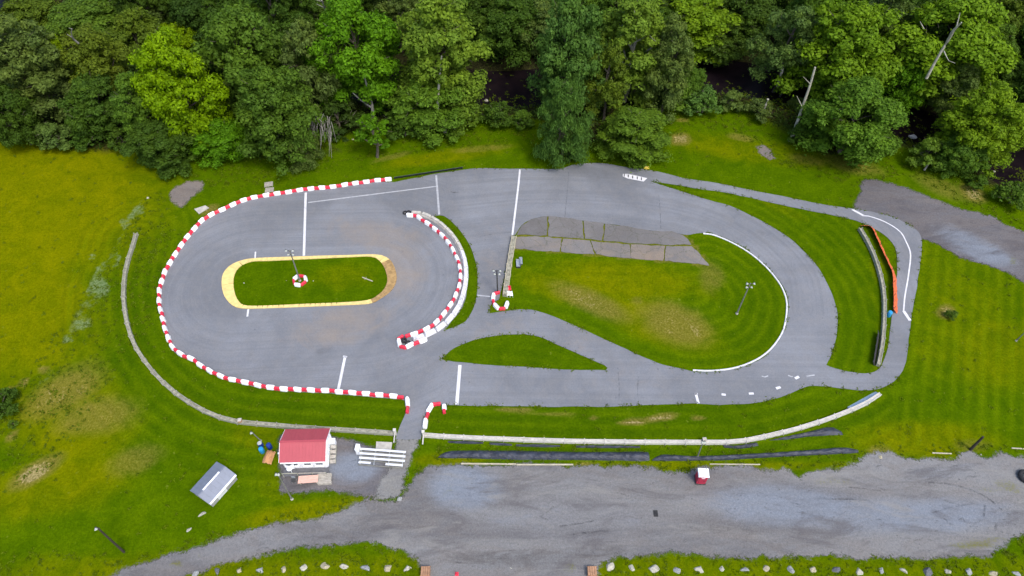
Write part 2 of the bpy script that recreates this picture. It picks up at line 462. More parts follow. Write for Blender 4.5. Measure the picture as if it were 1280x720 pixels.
def dist_to(path, x, y, chunk=True):
    best = np.full(x.shape, 1e9)
    for (ax, ay), (bx, by) in zip(path[:-1], path[1:]):
        dx, dy = bx - ax, by - ay
        L = dx * dx + dy * dy + 1e-12
        t = np.clip(((x - ax) * dx + (y - ay) * dy) / L, 0, 1)
        best = np.minimum(best, np.hypot(x - ax - t * dx, y - ay - t * dy))
    return best
def blob(px, py, cx, cy, rx, ry, ang=0.0, soft=1.0):
    c, s = math.cos(R(ang)), math.sin(R(ang))
    u = ((px - cx) * c + (py - cy) * s) / rx; v = (-(px - cx) * s + (py - cy) * c) / ry
    return np.clip(1.6 - np.hypot(u, v) * 1.1, 0, 1) ** soft
def fractal1(n, seed, octaves=4, base=12):
    r = np.random.default_rng(seed); out = np.zeros(n); amp = 1.0; k = max(3, n // base)
    for _ in range(octaves):
        v = r.uniform(-1, 1, k); v = np.append(v, v[0])
        out += amp * np.interp(np.linspace(0, k, n, endpoint=False), np.arange(k + 1), v)
        amp *= 0.55; k = min(n, k * 2)
    return out
def ragged(loop, amp, seed, base=10):
    L = np.asarray(loop); n = len(L)
    tn = np.roll(L, -1, 0) - np.roll(L, 1, 0)
    nm = np.stack([-tn[:, 1], tn[:, 0]], 1); nm /= (np.linalg.norm(nm, axis=1, keepdims=True) + 1e-9)
    return L + nm * (fractal1(n, seed, base=base) * amp)[:, None]
def mesh_np(name, V, F, smooth=False):
    V = np.asarray(V, np.float32)
    me = bpy.data.meshes.new(name)
    F = np.asarray(F, np.int32)
    k = F.shape[1]
    me.vertices.add(len(V)); me.vertices.foreach_set('co', V.ravel())
    me.loops.add(F.size); me.loops.foreach_set('vertex_index', F.ravel())
    me.polygons.add(len(F)); me.polygons.foreach_set('loop_start', np.arange(0, F.size, k, dtype=np.int32))
    me.polygons.foreach_set('use_smooth', np.full(len(F), smooth))
    me.update(calc_edges=True)
    return me
def set_color(me, name, arr):
    a = me.attributes.new(name, 'FLOAT_COLOR', 'POINT')
    c = np.ones((len(me.vertices), 4), np.float32); c[:, :arr.shape[1]] = arr
    a.data.foreach_set('color', c.ravel())
def set_float(me, name, arr):
    a = me.attributes.new(name, 'FLOAT', 'POINT')
    a.data.foreach_set('value', np.asarray(arr, np.float32))

def sheet(name, outer, holes, z, mat, grid=1.2, wear=None, skirt=0.12, parent=None, fade=False, zfun=None):
    """a ground-hugging sheet with holes, interior points for wear masks and a rim that goes down into the soil"""
    loops = [np.asarray(outer)] + [np.asarray(h) for h in holes]
    pts, edges = [], []
    for L in loops:
        s = len(pts)
        pts += [Vector((float(p[0]), float(p[1]))) for p in L]
        edges += [(s + i, s + (i + 1) % len(L)) for i in range(len(L))]
    lo = loops[0].min(0); hi = loops[0].max(0)
    gx, gy = np.meshgrid(np.arange(lo[0], hi[0], grid), np.arange(lo[1], hi[1], grid))
    gx = (gx + rng.uniform(-.2, .2, gx.shape) * grid).ravel(); gy = (gy + rng.uniform(-.2, .2, gy.shape) * grid).ravel()
    ok = inside(loops[0], gx, gy)
    for h in loops[1:]: ok &= ~inside(h, gx, gy)
    gx, gy = gx[ok], gy[ok]
    near = np.full(gx.shape, 1e9)
    for L in loops:
        for i in range(0, len(L)):
            near = np.minimum(near, np.hypot(gx - L[i][0], gy - L[i][1]))
    ok = near > grid * 0.45
    pts += [Vector((float(a), float(b))) for a, b in zip(gx[ok], gy[ok])]
    v2, e2, f2, _, _, _ = geometry.delaunay_2d_cdt(pts, edges, [], 0, 1e-5)
    V = np.array([(p.x, p.y) for p in v2])
    T = np.array([f for f in f2 if len(f) == 3])
    c = V[T].mean(1)
    keep = inside(loops[0], c[:, 0], c[:, 1])
    for h in loops[1:]: keep &= ~inside(h, c[:, 0], c[:, 1])
    T = T[keep]
    a, b, d = V[T[:, 0]], V[T[:, 1]], V[T[:, 2]]
    cr = (b[:, 0] - a[:, 0]) * (d[:, 1] - a[:, 1]) - (b[:, 1] - a[:, 1]) * (d[:, 0] - a[:, 0])
    T[cr < 0] = T[cr < 0][:, ::-1]
    # rim
    E = {}
    for t in T:
        for i in range(3):
            e = (int(t[i]), int(t[(i + 1) % 3]))
            E[e] = E.get(e, 0) + 1
    rim = [e for e in E if (e[1], e[0]) not in E]
    zz = np.full(len(V), z)
    if zfun is not None: zz = zz + zfun(V[:, 0], V[:, 1])
    V3 = np.column_stack([V, zz])
    idx = {}
    ext = []
    faces = [tuple(int(i) for i in t) for t in T]
    for e in rim:
        for i in e:
            if i not in idx:
                idx[i] = len(V3) + len(ext); ext.append((V[i][0], V[i][1], zz[i] - skirt))
        faces.append((e[0], idx[e[0]], idx[e[1]])); faces.append((e[0], idx[e[1]], e[1]))
    if ext: V3 = np.vstack([V3, ext])
    me = mesh_np(name, V3, faces)
    X, Y = V3[:, 0], V3[:, 1]
    px, py = survey(X, Y)
    w = np.zeros((len(V3), 3)); ln = np.zeros(len(V3))
    if wear: w, ln = wear(X, Y, px, py)
    set_color(me, 'wear', np.clip(w, 0, 1)); set_float(me, 'lane', ln)
    if fade:
        ed = dist_to(np.vstack([loops[0], loops[0][:1]]), X, Y); ed[len(V):] = 0
        set_float(me, 'edge', ed)
    me.materials.append(mat)
    o = link(name, me, None, parent)
    if parent is None: o['kind'] = 'structure'
    return o

class MB:
    """collects solids, then links them as one mesh"""
    def __init__(s): s.v = []; s.f = []
    def add(s, V, F):
        k = len(s.v); s.v += [tuple(map(float, p)) for p in V]; s.f += [tuple(i + k for i in f) for f in F]; return s
    def box(s, c, size, rz=0.0, m=None, taper=1.0, bev=0.0):
        x, y, z = size[0] / 2, size[1] / 2, size[2] / 2
        if bev <= 0:
            V = [(-x, -y, -z), (x, -y, -z), (x, y, -z), (-x, y, -z), (-x * taper, -y * taper, z), (x * taper, -y * taper, z), (x * taper, y * taper, z), (-x * taper, y * taper, z)]
            F = [(3, 2, 1, 0), (4, 5, 6, 7), (0, 1, 5, 4), (1, 2, 6, 5), (2, 3, 7, 6), (3, 0, 4, 7)]
        else:
            b = bev; V = []; F = []
            for zz, k in ((-z, 0), (z - b, 0), (z, b)):
                X, Y = (x * (taper if zz > -z else 1)) - k, (y * (taper if zz > -z else 1)) - k
                c2 = b * 0.8
                V += [(-X + c2, -Y, zz), (X - c2, -Y, zz), (X, -Y + c2, zz), (X, Y - c2, zz), (X - c2, Y, zz), (-X + c2, Y, zz), (-X, Y - c2, zz), (-X, -Y + c2, zz)]
            F.append(tuple(range(7, -1, -1))); F.append(tuple(range(16, 24)))
            for r in (0, 8):
                for i in range(8): F.append((r + i, r + (i + 1) % 8, r + 8 + (i + 1) % 8, r + 8 + i))
        co, si = math.cos(rz), math.sin(rz)
        W = [(c[0] + p[0] * co - p[1] * si, c[1] + p[0] * si + p[1] * co, c[2] + p[2]) for p in V]
        if m is not None: W = [tuple(m @ Vector(p)) for p in V]
        return s.add(W, F)
    def tube(s, a, b, r0, r1=None, n=8, cap=True):
        a = Vector(a); b = Vector(b); r1 = r0 if r1 is None else r1
        d = (b - a).normalized(); q = d.to_track_quat('Z', 'Y')
        V = []
        for p, r in ((a, r0), (b, r1)):
            for i in range(n):
                t = 2 * math.pi * i / n
                V.append(tuple(p + q @ Vector((math.cos(t) * r, math.sin(t) * r, 0))))
        F = [(i, (i + 1) % n, n + (i + 1) % n, n + i) for i in range(n)]
        if cap: F += [tuple(range(n - 1, -1, -1)), tuple(range(n, 2 * n))]
        return s.add(V, F)
    def lathe(s, prof, c=(0, 0, 0), n=14):
        V = []; F = []
        for r, z in prof:
            for i in range(n):
                t = 2 * math.pi * i / n
                V.append((c[0] + r * math.cos(t), c[1] + r * math.sin(t), c[2] + z))
        for k in range(len(prof) - 1):
            for i in range(n): F.append((k * n + i, k * n + (i + 1) % n, (k + 1) * n + (i + 1) % n, (k + 1) * n + i))
        F.append(tuple(range(n - 1, -1, -1))); F.append(tuple(range((len(prof) - 1) * n, len(prof) * n)))
        return s.add(V, F)
    def path(s, pts, radii, n=6):
        pts = [Vector(p) for p in pts]; V = []; F = []
        for k, p in enumerate(pts):
            d = (pts[min(k + 1, len(pts) - 1)] - pts[max(k - 1, 0)]).normalized()
            q = d.to_track_quat('Z', 'Y')
            for i in range(n):
                t = 2 * math.pi * i / n
                V.append(tuple(p + q @ Vector((math.cos(t) * radii[k], math.sin(t) * radii[k], 0))))
        for k in range(len(pts) - 1):
            for i in range(n): F.append((k * n + i, k * n + (i + 1) % n, (k + 1) * n + (i + 1) % n, (k + 1) * n + i))
        F.append(tuple(range(n - 1, -1, -1))); F.append(tuple(range((len(pts) - 1) * n, len(pts) * n)))
        return s.add(V, F)
    def mesh(s, name, smooth=False):
        me = bpy.data.meshes.new(name); me.from_pydata(s.v, [], s.f)
        if smooth: me.polygons.foreach_set('use_smooth', [True] * len(me.polygons))
        me.update(); return me
    def build(s, name, mat, parent=None, smooth=False, loc=None, rz=None):
        return link(name, s.mesh(name, smooth), mat, parent, loc, rz)

# ------------------------------------------------------------------ survey of the site
creek_px = [(-160, -80), (-60, -30), (40, 20), (120, 62), (220, 88), (330, 96), (450, 104), (560, 108), (632, 112), (720, 104), (820, 92), (925, 99), (1010, 118), (1080, 140), (1150, 160), (1215, 184), (1270, 212), (1360, 262), (1480, 320)]
creek = catmull(GL(creek_px, -1.3), step=3.0)

outer_wall_px = [(171, 294), (166, 312), (160, 330), (156.5, 350), (155.5, 368), (156.5, 385), (160, 405), (168, 430), (180, 450), (195, 469), (217, 490), (240, 506), (265, 519), (295, 528), (342, 532.5), (382, 536), (434, 539), (494, 543)]
lower_wall_px = [(530, 545), (566, 547.5), (627, 550), (703, 552.5), (795, 553.8), (872, 554), (917, 553.5), (951, 548), (1000, 536), (1034, 525), (1060, 515), (1082, 505), (1099, 494)]

barrier_px = [(490, 225), (466, 227.5), (440, 231), (412.5, 235), (384, 237.5), (356, 242), (329, 246), (306, 251), (280, 262.5), (256, 275), (240, 291), (224, 312.5), (210, 335), (204.5, 347.5), (200, 362.5), (199.5, 372), (201, 386), (205.5, 405), (209.5, 420), (216, 434), (227.5, 444), (241, 450), (254, 459), (280, 472), (310, 479.5), (342.5, 486), (374, 487.8), (406, 489), (439.5, 492), (472.5, 494.5), (504, 497.5)]

track_outer_px = [(493, 228), (520, 222.5), (548, 217), (577, 213), (600, 210.7), (640, 211), (680, 211.5), (702, 211), (715, 206.5), (732, 204.3), (757, 204.5), (782, 209), (807, 212), (832, 217), (860, 224), (897, 229.5), (930, 236), (960, 242), (1000, 250), (1035, 257), (1065, 261), (1090, 265), (1115, 271), (1132, 279), (1145, 287), (1151, 295), (1152, 307), (1150, 327), (1146, 357), (1143, 372), (1139, 398), (1135, 431), (1131, 456), (1121, 473), (1110, 482), (1096, 486.5), (1077, 488), (1054, 486), (1027, 482.5), (1012, 482), (1002, 485), (988, 491.5), (971, 498), (949, 503), (929, 505.5), (900, 506), (864, 504.3), (830, 506), (798, 507), (731, 508.5), (664, 508), (610, 507.5), (557, 506), (541, 508), (534, 515), (529, 530), (526, 549)]
track_outer2_px = [(494.5, 549), (498, 536), (502, 527), (507, 517), (508, 502), (500, 499)] + [(472, 497), (439, 494.5), (406, 491.5), (374, 490), (342, 488), (310, 482), (280, 474), (254, 461.5), (241, 452.5), (226, 446), (214.5, 435.5), (207.5, 420), (203.5, 405), (199, 386), (197.5, 371), (198, 361), (203, 346), (209, 333), (223, 310), (239, 289), (255, 273.5), (279, 261), (305, 249.5), (328, 245), (355, 241), (384, 236.5), (412, 234), (440, 230.5), (466, 227.5)]

def smooth_loop(px, step=0.5, groups=None):
    return catmull(GL(px), closed=True, step=step)
def corner_loop(runs, step=0.5):
    """loop made of smooth runs that meet at corners"""
    out = []
    for r in runs:
        c = catmull(GL(r), step=step) if len(r) > 2 else poly_line(GL(r), step=step)
        out.append(c[:-1])
    return np.vstack(out)

track_outer = corner_loop([track_outer_px, [(526, 549), (494.5, 549)], track_outer2_px + [(493, 228)]])

island_px = [(317, 323.5), (340, 322.3), (400, 320.3), (430, 319.6), (465, 318.6), (480, 320.5), (490, 328), (495, 340), (495.5, 352), (489, 364), (474, 375), (462, 380), (430, 382), (380, 384), (340, 385.5), (303, 386), (290, 381.5), (281, 371), (277.5, 358), (278, 346), (282, 338), (290, 331), (302, 326)]
island_in_px = [(316, 327), (340, 326.2), (400, 323.4), (430, 322), (463, 321), (474, 326), (481, 336), (484.5, 350), (481, 361), (473, 369), (461, 375.5), (430, 378.5), (380, 380.5), (340, 382.3), (308, 382.6), (299, 377.5), (294, 368), (292, 356), (292.5, 347), (296, 338), (304, 331)]
crescent_px = [[(541, 270.5), (555, 270), (572, 285), (585, 302), (592, 320), (597, 340), (596.5, 367), (591, 387), (582, 402)], [(582, 402), (570, 408.5), (556, 413.5)], [(556, 413.5), (564, 402), (575, 389), (582.5, 371), (584.5, 350), (583.5, 335), (579, 316), (570, 297), (557, 282), (541, 270.5)]]
wedge_px = [[(809, 225.5), (845, 231.3), (880, 237), (910, 241.3), (967, 254), (1010, 263), (1045, 270), (1075, 278), (1097, 288.5), (1112, 300), (1120, 313), (1121.5, 330), (1120, 350), (1117, 375), (1114.5, 395), (1112.5, 415), (1109, 436), (1104, 453), (1096, 463), (1082, 467), (1060, 465), (1043, 461), (1033, 456.5)], [(1033, 456.5), (1039, 445), (1043.5, 430), (1047, 406), (1045.5, 387), (1040, 368), (1032, 351), (1020, 331), (1002, 311.5), (985, 296.5), (960, 281), (935, 267.5), (910, 257), (885, 250), (855, 240.5), (827, 231.5), (809, 225.5)]]
infield_px = [[(644, 295), (652, 282), (665, 274.5), (685, 270.5), (725, 275.5), (770, 281.5), (807, 288), (840, 290.5), (858, 294), (871, 292), (888, 291)], [(888, 291), (910, 299.5), (935, 313.5), (955, 330), (970, 346), (980, 361), (985.5, 380), (982, 409), (972, 428), (957, 444), (938, 455), (915, 462), (888, 465), (866, 464.3)], [(866, 464.3), (845, 459.5), (820, 453), (775, 433), (731, 413), (698, 398), (675, 390), (653, 387), (633, 389), (612, 392)], [(612, 392), (613, 381), (624, 374)], [(624, 374), (644, 295)]]
lens_px = [[(552, 448.7), (567, 436), (587, 427), (605, 422), (625, 419), (643, 417.7), (662, 418.5), (680, 423), (709, 436), (735, 448), (755, 456.5)], [(755, 456.5), (759.5, 460), (757, 463.2)], [(757, 463.2), (730, 462.8), (698, 461.5), (655, 458.5), (620, 457), (590, 454.5), (565, 452), (552, 448.7)]]
island = smooth_loop(island_px); island_in = smooth_loop(island_in_px)
crescent = corner_loop(crescent_px); wedge = corner_loop(wedge_px); infield = corner_loop(infield_px); lens = corner_loop(lens_px)
wall_path = catmull(GL(outer_wall_px), step=0.6)
lower_path = catmull(GL(lower_wall_px), step=0.6)
treeline_px = [(-400, 150), (0, 172), (60, 184), (200, 190), (330, 198), (390, 180), (440, 166), (500, 160), (600, 150), (680, 152), (735, 185), (800, 150), (850, 132), (950, 145), (1000, 178), (1060, 196), (1110, 182), (1150, 190), (1200, 212), (1290, 250), (1700, 330)]

# ------------------------------------------------------------------ ground
def creek_depth(x, y):
    d = dist_to(creek, x, y)
    return np.clip((7.6 - d) / 3.2, 0, 1)
def relief(x, y, cd=None):
    if cd is None: cd = creek_depth(x, y)
    s = cd * cd * (3 - 2 * cd)
    return -2.2 * s
xs = np.concatenate([[-2200, -1200, -700, -400, -260], np.arange(-170, 170.1, 0.6), [260, 400, 700, 1200, 2200]])
ys = np.concatenate([[-2200, -1200, -600, -250, -80], np.arange(0, 185, 0.6), [240, 360, 600, 1200, 2600]])
gx, gy = np.meshgrid(xs, ys)
X, Y = gx.ravel(), gy.ravel()
nx, ny = len(xs), len(ys)
ok = (Y > 60) & (np.abs(X) < 220) & (Y < 220)
Z = np.zeros(X.shape)
cdv = np.zeros(X.shape)
cdv[ok] = creek_depth(X[ok], Y[ok])
Z = relief(X, Y, cdv)
for k, (sx, sy, am) in enumerate(((0.09, 0.07, 0.10), (0.23, 0.19, 0.05), (0.61, 0.53, 0.02))):
    Z = Z + am * np.sin(X * sx + k) * np.cos(Y * sy + 2 * k) * np.clip((np.maximum(-X - 62, Y - 96)) / 10, 0, 1)
ii = (np.arange(ny - 1)[:, None] * nx + np.arange(nx - 1)[None, :]).ravel()
Fq = np.stack([ii, ii + 1, ii + nx + 1, ii + nx], 1)
gme = mesh_np('ground', np.column_stack([X, Y, Z]), Fq, True)
PX, PY = survey(X, Y)
PX = np.where(Y < -60, 640, PX); PY = np.where(Y < -60, 2000, PY)
wear = np.zeros((len(X), 3)); wear2 = np.zeros((len(X), 3))
def put(arr, k, *blobs):
    for b in blobs:
        st = b[6] if len(b) > 6 else 1.0
        arr[:, k] = np.maximum(arr[:, k], st * blob(PX, PY, b[0], b[1], b[2], b[3], b[4] if len(b) > 4 else 0, b[5] if len(b) > 5 else 1))
# yellowing
wear[:, 0] = 0.14
put(wear, 0, (40, 250, 170, 110, 0, 1, 0.95), (20, 380, 110, 110, 0, 1, 0.85), (90, 520, 90, 70, 0, 1, 0.72), (60, 610, 120, 40, -15, 1, .7), (780, 350, 110, 28, 5, 1, .72), (820, 400, 80, 30, 20, 1, .8), (700, 360, 60, 20, 15, 1, .6),
    (1190, 380, 110, 110, 0, 1, 0.42), (1160, 550, 110, 26, 0, 1, 0.68), (950, 190, 140, 18, 8, 1, .55), (560, 195, 90, 10, -8, 1, .6), (380, 640, 90, 16, -10, 1, .8), (350, 600, 40, 40, 0, 1, .5), (1240, 440, 70, 60, 0, 1, .5),
    (620, 715, 900, 28, 0, 1, 0.55), (880, 582, 200, 8, 0, 1, .75), (560, 575, 50, 9, 0, 1, .8), (320, 545, 40, 20, 0, 1, .6), (430, 345, 50, 20, 0, 1, .45), (980, 262, 40, 8, 22, 1, .5), (1100, 330, 14, 30, 0, 1, .5), (1100, 440, 8, 30, 0, 1, .5))
# dry thatch
put(wear, 1, (80, 490, 60, 26, -30, 1, .62), (45, 590, 38, 12, -32, 1, .9), (120, 520, 60, 26, -10, 1, .55), (170, 575, 40, 20, -20, 1, .5), (15, 545, 10, 5, -40, 1, .8), (845, 405, 50, 26, 20, 1, .68), (740, 378, 58, 15, 24, 1, .66), (890, 345, 18, 22, 0, 1, .5),
    (645, 513, 26, 4, 3, 1, .8), (700, 519, 40, 3, 2, 1, .55), (742, 521, 8, 3, 0, 1, .8), (792, 527, 20, 4, -3, 1, .95), (826, 522, 22, 5, -8, 1, .95), (872, 521, 12, 3, 3, 1, .85), (850, 174, 14, 8, 0, 1, .9), (853, 150, 10, 3, 0, 1, .7), (925, 172, 18, 5, 10, 1, .6),
    (1065, 206, 45, 12, 14, 1, .55), (1215, 242, 20, 10, 25, 1, .85), (1180, 235, 45, 12, 20, 1, .5), (1182, 390, 12, 9, 0, 1, .85), (545, 588, 20, 4, 0, 1, .8), (730, 581, 12, 3, 0, 1, .7), (1100, 565, 16, 9, 0, 1, .65), (1215, 557, 26, 9, 0, 1, .5),
    (600, 186, 40, 5, -5, 1, .5), (490, 196, 30, 4, -15, 1, .5), (1010, 200, 30, 8, 10, 1, .45), (262, 262, 14, 6, -20, 1, .75), (120, 175, 30, 5, 0, 1, .4), (30, 478, 8, 5, -40, 1, .8), (12, 487, 6, 4, -40, 1, .8), (55, 462, 8, 5, 0, 1, .7), (700, 190, 40, 8, 0, 1, .35), (797, 376, 10, 6, 0, 1, .5))
fl = catmull(GL(treeline_px), step=3.0)
polyf = np.vstack([fl, [[400, 500], [-400, 500]]])
inf = inside(polyf, X, Y)
dl = np.full(X.shape, 50.0); dl[ok] = dist_to(fl, X[ok], Y[ok])
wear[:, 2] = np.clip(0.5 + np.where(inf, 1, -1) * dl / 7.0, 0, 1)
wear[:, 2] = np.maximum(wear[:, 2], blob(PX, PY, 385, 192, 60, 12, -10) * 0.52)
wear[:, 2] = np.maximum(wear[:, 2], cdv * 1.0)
slab_zone = inside(np.array(GL([(644, 296), (652, 281), (665, 273), (685, 269), (725, 274), (770, 280), (807, 286), (858, 292), (868, 300), (889, 333), (860, 331), (790, 325), (700, 317), (642, 312)])), X, Y)
wear[:, 2] = np.where(slab_zone, .34, wear[:, 2]); wear[:, 1] = np.where(slab_zone, .55, wear[:, 1])
# algae hollows
put(wear2, 0, (125, 358, 15, 11, 40, 1, 1), (140, 320, 34, 6, -62, 1, .5), (95, 400, 36, 7, -62, 1, .5), (118, 368, 30, 10, -60, 1, .52), (60, 470, 40, 5, -50, 1, .45), (168, 268, 26, 5, -62, 1, .55), (120, 345, 30, 5, -60, 1, .6), (150, 300, 26, 4, -60, 1, .5), (112, 385, 26, 5, -60, 1, .5), (160, 275, 20, 4, -65, 1, .7), (103, 405, 14, 9, 0, 1, .8), (85, 425, 9, 6, 0, 1, .75), (175, 262, 8, 7, -60, 1, .8), (153, 278, 5, 6, 0, 1, .7), (115, 320, 7, 5, 0, 1, .7), (147, 325, 4, 12, 10, 1, .7), (85, 357, 5, 5, 0, 1, .6), (125, 335, 8, 4, 0, 1, .6))
# lush
put(wear2, 1, (350, 510, 210, 24, 4, 1, 0.95), (800, 527, 330, 20, -2, 1, 0.95), (175, 380, 28, 110, 0, 1, .9), (140, 430, 26, 90, -35, 1, .9), (1080, 400, 30, 90, 0, 1, .75), (950, 400, 50, 70, 0, 1, .8), (240, 460, 60, 30, 35, 1, .9), (650, 440, 120, 28, 0, 1, .7), (570, 340, 30, 80, 0, 1, .7), (20, 500, 30, 30, 0, 1, .8),
    (880, 190, 100, 40, 0, 1, .4), (860, 565, 300, 8, 0, 1, .7), (1040, 300, 70, 40, 20, 1, .7), (380, 350, 110, 40, 0, 1, .35), (640, 710, 900, 14, 0, 1, .5), (90, 380, 50, 70, 20, 1, .6), (550, 170, 120, 12, 0, 1, .6), (190, 560, 120, 30, 20, 1, .5))
# mower lanes: distance from the walls, straight lanes in the far field
big_d = np.full(X.shape, 99.0)
sel = (np.abs(X) < 80) & (Y > 20) & (Y < 100)
big_d[sel] = np.minimum(dist_to(wall_path, X[sel], Y[sel]), dist_to(lower_path, X[sel], Y[sel]))
lane = big_d.copy()
wear2[:, 2] = np.where(big_d < 8.5, 0.42, 0.0)
right_field = (PX > 1118) & (PY > 300) & (PY < 560)
lane = np.where(right_field, (X * math.cos(R(24)) - Y * math.sin(R(24))) * 1.0, lane)
wear2[:, 2] = np.where(right_field, 0.5, wear2[:, 2])
loopk = catmull(GL([(640, 300), (800, 300), (889, 293), (935, 315), (969, 347), (983.5, 380), (971, 427), (937, 453.8), (866, 463), (790, 440), (700, 398), (620, 390)]), step=2)
inner_field = (inside(infield, X, Y) | inside(lens, X, Y) | inside(wedge, X, Y))
dk = np.full(X.shape, 30.0); dk[inner_field] = dist_to(loopk, X[inner_field], Y[inner_field])
lane = np.where(inner_field, dk, lane)
wear2[:, 2] = np.where(inner_field, np.where(PX > 850, 0.42, 0.2), wear2[:, 2])
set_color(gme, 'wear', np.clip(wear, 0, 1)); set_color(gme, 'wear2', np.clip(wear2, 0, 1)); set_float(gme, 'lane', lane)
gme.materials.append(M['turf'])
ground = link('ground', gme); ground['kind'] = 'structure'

# creek water
cw = []
for i in range(len(creek)):
    a = creek[max(i - 1, 0)]; b = creek[min(i + 1, len(creek) - 1)]
    d = (b - a) / np.linalg.norm(b - a); n_ = np.array([-d[1], d[0]])
    cw.append(creek[i] + n_ * 7.2); cw.append(creek[i] - n_ * 7.2)
cv = [(p[0], p[1], -1.35) for p in cw]
cf = [(2 * i, 2 * i + 1, 2 * i + 3, 2 * i + 2) for i in range(len(creek) - 1)]
water = link('creek_water', mesh_np('creek_water', cv, cf), M['water']); water['kind'] = 'structure'

# ------------------------------------------------------------------ paved surfaces
isl_line = catmull(GL([(310, 355), (460, 350)]), step=2)
loop_line = catmull(GL([(1010, 390), (1005, 350), (985, 320), (950, 290), (900, 262), (840, 245), (760, 235), (660, 232), (560, 240)]), step=2)
def wear_track(X, Y, px, py):
    w = np.zeros((len(X), 3))
    d1 = dist_to(isl_line, X, Y); d2 = dist_to(loop_line, X, Y)
    ln = np.where(px < 560, d1, np.where(py < 400, d2, Y))
    for b in ((430, 405, 64, 26, -15, 1), (500, 335, 36, 46, 0, 1), (470, 293, 64, 20, 10, .95), (395, 420, 40, 16, 0, .8), (620, 420, 50, 22, -10, .55), (720, 420, 60, 22, 25, .5), (620, 330, 24, 60, 0, .5), (560, 460, 40, 24, 0, .4), (450, 300, 40, 12, 0, .6), (800, 470, 60, 16, 0, .4)):
        w[:, 0] = np.maximum(w[:, 0], b[5] * blob(px, py, b[0], b[1], b[2], b[3], b[4]))
    for b in ((410, 437, 22, 8, -20, .75), (740, 216, 40, 12, 10, .7), (270, 360, 12, 60, 0, .4), (960, 290, 16, 8, 0, .6), (560, 480, 60, 16, 0, .35), (500, 313, 10, 6, 0, .6), (660, 300, 40, 12, 0, .35), (430, 250, 60, 8, -5, .3), (300, 420, 50, 12, 30, .3), (930, 480, 60, 10, 0, .35), (820, 270, 60, 9, 12, .4)):
        w[:, 1] = np.maximum(w[:, 1], b[5] * blob(px, py, b[0], b[1], b[2], b[3], b[4]))
    band = np.where(px < 560, .36 * np.exp(-((d1 - 6.8) / 1.3) ** 2), np.where(py < 430, .30 * np.exp(-((d2 - .4) / 1.2) ** 2), .26 * np.exp(-((py - 482) / 9) ** 2)))
    w[:, 1] = np.maximum(w[:, 1], band)
    return w, ln
def jit(l, amp, seed): return ragged(l, amp, seed, base=4)
track = sheet('kart_track_road', jit(track_outer, 0.06, 1), [island, jit(crescent, .05, 2), jit(wedge, .06, 3), jit(infield, .06, 4), jit(lens, .055, 5)], 0.055, M['asphalt'], 1.3, wear_track, 0.12)

def runs_loop(px, amp, seed, step=0.35, base=9, grow=0.0):
    L = catmull(GL(px), closed=True, step=step)
    if grow:
        tn = np.roll(L, -2, 0) - np.roll(L, 2, 0); nm = np.stack([tn[:, 1], -tn[:, 0]], 1); nm /= np.linalg.norm(nm, axis=1, keepdims=True) + 1e-9
        area = 0.5 * np.sum(L[:, 0] * np.roll(L[:, 1], -1) - np.roll(L[:, 0], -1) * L[:, 1])
        L = L + nm * grow * (1 if area > 0 else -1)
    L = ragged(L, amp, seed, base)
    return ragged(L, amp * .45, seed + 50, 3)
lot_px = [(120, 735), (147, 716), (172, 707), (200, 697), (240, 685), (281, 673), (312, 664), (342, 657), (379, 650), (416, 641), (440, 634), (462, 626), (490, 626), (504, 616), (514, 600), (526, 589), (540, 585), (566, 583), (642, 581), (716, 582), (749, 582), (795, 585), (826, 587), (856, 590), (887, 583), (933, 582), (963, 587), (982, 584), (1000, 595), (1012, 586), (1040, 586), (1070, 580), (1086, 569), (1110, 564), (1132, 572), (1162, 573), (1193, 573), (1208, 563), (1229, 569), (1254, 566), (1280, 573), (1400, 566), (1500, 600), (1420, 680), (1280, 668), (1260, 683), (1236, 693), (1211, 696), (1162, 699), (1110, 694), (1070, 699), (1040, 694), (1009, 697), (948, 696), (902, 699), (841, 694), (800, 697), (764, 700), (749, 708), (746, 722), (760, 780), (800, 900), (480, 900), (515, 780), (530, 722), (527, 708), (515, 695), (495, 686.5), (458, 682), (416, 682), (379, 685), (342, 690), (296, 700), (257, 711), (232, 719), (200, 735)]
def wear_lot(X, Y, px, py):
    w = np.zeros((len(X), 3))
    for b in ((580, 610, 50, 30, 0, .9), (980, 632, 110, 30, 3, .75), (1150, 645, 140, 26, 0, .75), (700, 650, 160, 40, 0, .4), (1180, 590, 60, 14, 0, .5), (1080, 660, 60, 14, 0, .6), (250, 695, 90, 10, -14, .35)):
        w[:, 0] = np.maximum(w[:, 0], b[5] * blob(px, py, b[0], b[1], b[2], b[3], b[4]))
    for b in ((1260, 608, 26, 12, 20, .62), (1235, 612, 20, 8, 0, .6), (1215, 680, 40, 8, 0, .75), (560, 615, 8, 16, 20, .55), (1045, 602, 40, 10, 0, .55), (712, 710, 12, 8, 0, .7), (995, 615, 20, 10, 0, .4), (215, 706, 40, 3, -14, .8), (1250, 672, 30, 6, 0, .6), (245, 697, 14, 3, -14, .6), (1000, 590, 30, 6, 0, .5)):
        w[:, 1] = np.maximum(w[:, 1], b[5] * blob(px, py, b[0], b[1], b[2], b[3], b[4]))
    for b in ((760, 690, 200, 10, 0, .55), (650, 700, 120, 14, 0, .6), (460, 665, 120, 10, -5, .45), (930, 660, 120, 12, 0, .45), (1040, 625, 60, 6, 0, .5), (860, 605, 60, 12, 0, .4), (1150, 665, 50, 8, 0, .55), (700, 600, 100, 10, 0, .35)):
        w[:, 2] = np.maximum(w[:, 2], b[5] * blob(px, py, b[0], b[1], b[2], b[3], b[4]))
    return w, X * 0
lot = sheet('gravel_lot_road', runs_loop(lot_px, 0.22, 21, grow=.55), [], 0.030, M['gravel'], 0.9, wear_lot, 0.0, fade=True)
